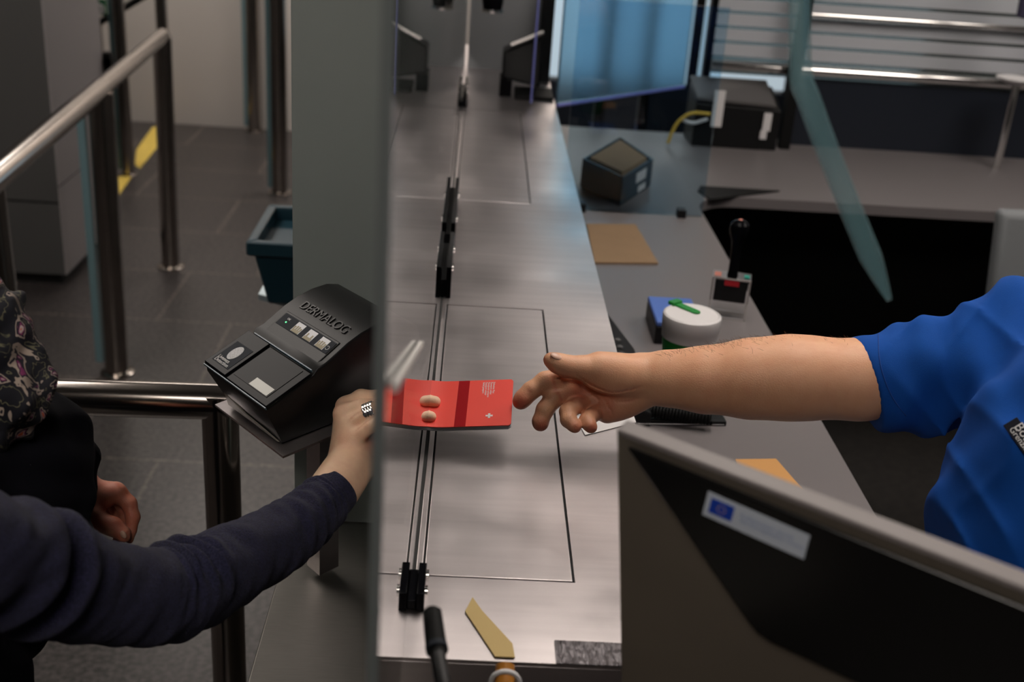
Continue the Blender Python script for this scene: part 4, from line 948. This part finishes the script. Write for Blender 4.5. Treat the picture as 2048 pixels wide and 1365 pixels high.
def raycast_shirt(x_, y_):
    bpy.context.view_layer.update(); r = ray(x_, y_); inv = shirt.matrix_world.inverted()
    ok, loc, nor, fi = shirt.ray_cast(inv @ Vector(CAM), (inv.to_3x3() @ Vector(r)).normalized()); return np.array(shirt.matrix_world @ loc) if ok else None
hm = [raycast_shirt(x_, y_) for x_, y_ in ((1757, 668), (1757, 676), (1757, 690), (1758, 710), (1762, 735), (1770, 762), (1782, 790), (1796, 812), (1812, 832))]
hm = [h_ + _n(CAM - h_) * .0004 for h_ in hm if h_ is not None]
if len(hm) > 4: put('hem_stitching', G().tube(catmull(hm, 4), .0007, 6), M['thread'], of, smooth=True)
cs_ = [raycast_shirt(*p_) for p_ in ((2020, 819), (2007, 850), (2044, 892))]
print('badge', cs_)
if all(c_ is not None for c_ in cs_):
    pnm = _n(np.cross(cs_[1] - cs_[0], cs_[2] - cs_[0])); pnm = pnm if pnm.dot(CAM - cs_[0]) > 0 else -pnm
    tc = _n(CAM - cs_[0]); pnm = _n(pnm * .4 + tc * 1.0 + np.array([-.2, 0, 0])); o_ = cs_[0] + tc * .003
    smp = [raycast_shirt(x_, y_) for x_ in range(2008, 2100, 8) for y_ in range(818, 940, 8) if abs((x_ - 2013) * 1.35 - (y_ - 835)) < 34]
    smp = [q_ for q_ in smp if q_ is not None]; o_ = o_ + pnm * (max(0, max((q_ - o_).dot(pnm) for q_ in smp)) + .001)
    bq = [CAM + ray(x_, y_) * ((o_ - CAM).dot(pnm) / ray(x_, y_).dot(pnm)) for (x_, y_) in ((2021, 817), (2006, 852), (2070, 940), (2092, 910))]
    rd = _n(bq[2] - bq[1]); Lb = np.linalg.norm(bq[2] - bq[1]); upd = bq[0] - bq[1]; upd = upd - rd * rd.dot(upd); print('badge up', np.linalg.norm(upd), pnm, cs_); bq = [bq[1] + upd, bq[1], bq[1] + rd * .075, bq[1] + rd * .075 + upd]
    bd_ = put('name_badge', G().prism(bq, pnm * .002), M['badge'], of, bevel=.0008)
    text('writing', 'Boss', .0125, bq[1] + upd * .50 + rd * .006 + pnm * .0021, rd, upd, M['text_white'], bd_, depth=.0003)
    text('writing', 'Grenzkontrolle', .0080, bq[1] + upd * .16 + rd * .006 + pnm * .0021, rd, upd, M['text_white'], bd_, depth=.0003)

# ================================================================== TRAVELLER
tv = empty('person', (-.50, .88, 0), 'traveller in a navy knit sleeve, black coat and floral scarf passing the passport', 'person')
D2 = 1.40; DW = 1.36
pr = []
pr += chain([(640, 1010, 1.30, 40), (672, 975, 1.32, 42), (697, 935, 1.34, 40)], .02)
pr += chain([(697, 940, 1.34, 38), (706, 905, DW, 34)], .02)
# back of hand: wrist to knuckles
pr += chain([(695, 925, DW, 32), (692, 812, DW + .012, 19)], .014)
pr += chain([(702, 925, DW, 30), (688, 832, DW - .002, 18)], .014)
pr += chain([(708, 925, DW, 30), (702, 862, DW - .012, 17)], .014)
pr += chain([(716, 930, DW, 28), (712, 880, DW - .016, 16)], .014)
pr += chain([(722, 935, DW + .012, 30), (735, 880, DW + .01, 26)], .014)
# fingers to the passport
pr += chain([(690, 814, DW + .014, 19), (722, 796, DW + .012, 16.5), (758, 796, DW + .014, 15.5), (800, 795, dpass(800, 795, .008), 14), (850, 801, dpass(850, 801, .0065), 12.5), (870, 804, dpass(870, 804, .0055), 11.5)], .004)
pr += chain([(686, 826, DW + .000, 19), (722, 815, DW - .006, 16), (757, 812, DW - .002, 15), (800, 816, dpass(800, 816, .010), 13), (845, 830, dpass(845, 830, .0065), 12), (862, 834, dpass(862, 834, .0055), 11)], .004)
pr += chain([(698, 850, DW - .010, 18), (740, 822, DW - .020, 14.5), (775, 820, DW - .018, 13.5), (800, 838, DW - .012, 12)], .004)
pr += chain([(710, 878, DW - .018, 17), (745, 850, DW - .028, 14), (772, 838, DW - .026, 13), (790, 850, DW - .016, 11.5)], .004)
# thumb underneath
pr += chain([(722, 930, DW + .02, 22), (742, 890, DW + .03, 19), (765, 862, DW + .035, 16), (800, 856, DW + .035, 14)], .006)
sub = [('c', pd(700, 866, DW - .030), pd(748, 836, DW - .036), .0012, .0010, .003), ('c', pd(706, 828, DW - .022), pd(750, 812, DW - .020), .0010, .0010, .003), ('c', pd(655, 935, 1.30), pd(705, 975, 1.295), .0012, .0012, .003)]
V, F = sdf_mesh(pr, .0013, .006)
V, crease_shade_w = grooves(V, [([(708, 862), (722, 850), (745, 833), (762, 826)], .0018, .0018), ([(694, 842), (712, 826), (735, 816)], .0018, .0010), ([(662, 930), (690, 955), (718, 975)], .0018, .0010), ([(668, 945), (695, 970), (712, 985)], .0022, .0008)])
at1 = crease_shade_w * .15 + blush(V, [(pd(872, 805, DW), .010, .5), (pd(735, 880, DW), .02, .7), (pd(745, 905, DW + .02), .02, .8), (pd(692, 880, DW - .02), .012, .25), (pd(676, 815, DW), .012, .25)])  # painted crease shade mixed in with the blush
# other hand hanging behind
D3 = 1.42
p2 = chain([(150, 960, D3, 42), (178, 1000, D3, 34)], .015) + chain([(178, 1000, D3, 33), (215, 985, D3 + .01, 20)], .012) + chain([(178, 1000, D3, 30), (236, 985, D3, 17)], .012)
p2 += chain([(232, 982, D3 + .004, 18), (258, 1008, D3 + .002, 15), (266, 1035, D3, 13.5), (262, 1060, D3 - .002, 11), (259, 1080, D3 - .002, 8.5)], .004)
p2 += chain([(222, 980, D3 + .018, 17), (246, 1010, D3 + .018, 14), (252, 1040, D3 + .018, 12.5), (240, 1068, D3 + .014, 11), (234, 1082, D3 + .014, 9)], .004)
p2 += chain([(210, 984, D3 + .03, 16), (232, 1015, D3 + .034, 13), (238, 1040, D3 + .03, 11.5), (226, 1058, D3 + .026, 10)], .004)
p2 += chain([(198, 990, D3 + .04, 15), (216, 1020, D3 + .045, 11.5), (222, 1040, D3 + .04, 10), (214, 1052, D3 + .036, 9)], .004)
p2 += chain([(172, 1020, D3 - .01, 26), (200, 1045, D3 - .018, 20), (226, 1054, D3 - .022, 18), (246, 1068, D3 - .022, 13.5), (249, 1074, D3 - .022, 11)], .006)
V2, F2 = sdf_mesh(p2, .0018, .006)
hw = np.array([-.60, .86, 1.47])
bd = [('e', (-.55, .88, 1.10), (.085, .15, .20), None), ('c', (-.56, .87, 1.26), (-.59, .86, 1.38), .045, .043), ('e', hw, (.09, .072, .108), None), ('c', hw + (.088, 0, .01), hw + (.106, 0, -.016), .009, .012, .008), ('c', hw + (.08, -.018, -.055), hw + (.08, .018, -.055), .008, .008, .006),
      ('c', pd(640, 1010, 1.30), pd(330, 1195, 1.09), .024, .032), ('c', pd(330, 1195, 1.09), (-.46, .74, 1.24), .032, .042), ('c', pd(150, 960, D3), (-.50, 1.07, 1.24), .026, .04)]
Vb, Fb = sdf_mesh(bd, .005, .02)
at = np.concatenate([at1, np.full(len(V2), .75), np.zeros(len(Vb))])
o1, o2 = len(V), len(V) + len(V2); F = F + [tuple(i + o1 for i in q_) for q_ in F2] + [tuple(i + o2 for i in q_) for q_ in Fb]; V = np.vstack([V, V2, Vb])
link('body', V, F, M['skin_w'], tv, smooth=True, attr=at)
eg = G()
for s_ in (-1, 1): eg.lathe(hw + (.078, s_ * .028, .008), [(.011, 0), (.008, .006), (.001, .008)], 16, 0, (1, 0, 0))
put('eyes', eg, M['text_white'], tv, smooth=True)
Vh, Fh = sdf_mesh([('e', hw + (-.015, 0, .02), (.098, .085, .115), None), ('e', hw + (-.06, 0, -.08), (.055, .085, .13), None)], .005, .03, clip=[(hw + (.045, 0, .03), (1, 0, -.6))]); link('hair', Vh, Fh, M['hair_dark'], tv, smooth=True)
nail(247, 1070, D3 - .0318, 1.0, .0052, .0034, tv)
# ring
rc = pd(740, 823, DW - .020); rdv = _n(pd(775, 820, DW - .018) - pd(698, 850, DW - .010))
ra_ = _n(np.cross(rdv, (0, 0, 1))); rb_ = np.cross(rdv, ra_)
rg = G()
for off in (-.0048, -.0016, .0016, .0048):
    rg.tube([rc + rdv * (off + .0006 * math.sin(q_ * 9)) + .0098 * (math.cos(q_) * ra_ + math.sin(q_) * rb_) for q_ in np.linspace(0, 2 * math.pi, 60)], .0013, 8)
rg.tube([rc + rdv * -.0048, rc + rdv * .0048], .0092, 40, cap=False)
put('finger_ring', rg, M['chrome'], tv, smooth='auto')['label'] = 'wide twisted silver ring'
# navy sleeve: loft
CL = [(678, 977, 1.315, 46), (640, 1012, 1.295, 56), (560, 1078, 1.235, 69), (450, 1135, 1.165, 83), (370, 1180, 1.11, 93), (300, 1195, 1.075, 96), (180, 1180, 1.02, 106), (80, 1150, .97, 118), (-60, 1110, .90, 135), (-230, 1050, .84, 150)]
cp = catmull([(*pd(x_, y_, d__), r_ * d__ / FPX) for x_, y_, d__, r_ in CL], 26)
nS = len(cp); nR = 96; V = []; F = []
toCam = None
for i, c_ in enumerate(cp):
    p_ = c_[:3]; r_ = c_[3]; t_ = _n(cp[min(i + 1, nS - 1)][:3] - cp[max(i - 1, 0)][:3]); vw = _n(CAM - p_); a_ = _n(np.cross(t_, vw)); b_ = np.cross(a_, t_)
    # a_ points up or down in image; make it up
    if (RM.T @ a_)[1] > 0: a_ = -a_
    for j in range(nR):
        q_ = 2 * math.pi * j / nR; ca, sa = math.cos(q_), math.sin(q_)
        s_ = i / (nS - 1); upw = max(0, ca)
        n1 = noise.noise(Vector((s_ * 26 + .8 * sa, q_ * .0 + ca * .9, sa * .9))); n2 = noise.noise(Vector((s_ * 60 + 1.2 * ca, ca * 1.8, sa * 1.8 + 5)))
        near_elbow = math.exp(-((s_ - .44) / .09) ** 2) ; sh_ = math.exp(-((s_ - .86) / .05) ** 2)
        amp = (.0022 + .0030 * near_elbow * (.35 + .65 * (ca * .5 + .5)) + .004 * sh_) * min(1, s_ / .08)
        rad = r_ + amp * n1 * 1.6 + amp * .5 * n2
        # tight folds in the crook, deepest on the inner side
        w1 = math.exp(-((s_ - .445) / .055) ** 2) * (max(0, ca * .75 + .45)) ** 1.2
        rad += .0085 * w1 * math.sin((s_ - .445) * 190 + sa * 1.2)
        rad -= .006 * math.exp(-((s_ - .445) / .02) ** 2) * max(0, ca)
        w3 = math.exp(-((s_ - .80) / .06) ** 2); rad += .007 * w3 * math.sin((s_ - .83) * 95 + sa)
        w2 = math.exp(-((s_ - .17) / .07) ** 2); rad += .0016 * w2 * math.sin(s_ * 190 + ca * 2.5 + sa * 2)
        V.append(p_ + rad * (ca * a_ + sa * b_))
for i in range(nS - 1):
    for j in range(nR): F.append((i * nR + j, i * nR + (j + 1) % nR, (i + 1) * nR + (j + 1) % nR, (i + 1) * nR + j))
t_ = _n(cp[0][:3] - cp[1][:3]); base = len(V); c0_ = cp[0][:3]
for (sc_, off) in ((.97, .0012), (.90, .0005), (.86, -.012), (.75, -.03)):
    for j in range(nR): V.append(c0_ + (np.array(V[j]) - c0_) * sc_ + t_ * off)
prev = 0
for k in range(4):
    s0 = 0 if k == 0 else base + (k - 1) * nR; s1 = base + k * nR
    for j in range(nR): F.append((s0 + (j + 1) % nR, s0 + j, s1 + j, s1 + (j + 1) % nR))
link('sleeve', V, F, M['navy_knit'], tv, smooth=True)
# black coat
Vc, Fc = sdf_mesh([('e', (-.55, .90, 1.05), (.15, .20, .28), None, .04), ('c', pd(30, 920, 1.22), pd(30, 1150, 1.25), .080, .075, .04), ('c', pd(110, 905, 1.36), pd(115, 975, 1.38), 52 * 1.37 / FPX, 54 * 1.38 / FPX, .02), ('c', pd(140, 930, 1.36), pd(144, 975, 1.37), 46 * 1.37 / FPX, 40 * 1.38 / FPX, .02), ('c', pd(110, 905, 1.36), (-.52, 1.06, 1.23), .035, .06, .03),
                   ('c', (-.52, .90, .85), (-.50, .92, .55), .15, .16, .05), ('e', (-.54, .82, 1.22), (.08, .12, .09), None, .03)], .005, .02,
                  mod=lambda P: .003 * np.sin(P[..., 0] * 60 + P[..., 1] * 90 + 2 * np.sin(P[..., 2] * 40)) + .002 * np.sin(P[..., 2] * 130 + P[..., 1] * 70), clip=[((0, 0, .45), (0, 0, -1))])
link('coat', Vc, Fc, M['black_cloth'], tv, smooth=True)
Vt, Ft = sdf_mesh([('c', (-.53, .82, .75), (-.55, .80, .08), .08, .05), ('c', (-.53, .98, .75), (-.55, 1.0, .08), .08, .05), ('e', (-.53, .90, .78), (.12, .16, .1), None)], .008, .03); link('trousers', Vt, Ft, M['trouser'], tv, smooth=True)
for y_ in (.80, 1.0):
    Vt, Ft = sdf_mesh([('c', (-.58, y_, .042), (-.43, y_, .036), .04, .036)], .006, .02, clip=[((0, 0, .001), (0, 0, -1))]); link('shoe', Vt, Ft, M['black'], tv, smooth=True)
Vs, Fs = sdf_mesh([('c', pd(-30, 640, 1.12), pd(30, 770, 1.13), .030, .038, .02), ('c', pd(30, 770, 1.13), pd(20, 850, 1.14), .030, .020, .015), ('c', pd(45, 795, 1.11), pd(58, 820, 1.12), .016, .012, .012), ('c', pd(-60, 700, 1.12), pd(-40, 860, 1.15), .05, .035, .02), ('c', (-.52, .86, 1.33), pd(-30, 640, 1.12), .05, .035, .03)], .003, .02,
                  mod=lambda P: .0035 * np.sin(P[..., 1] * 140 + P[..., 0] * 120 + 2 * np.sin(P[..., 2] * 50)) + .002 * np.sin(P[..., 2] * 160 - P[..., 0] * 190))
link('scarf', Vs, Fs, M['scarf'], tv, smooth=True)
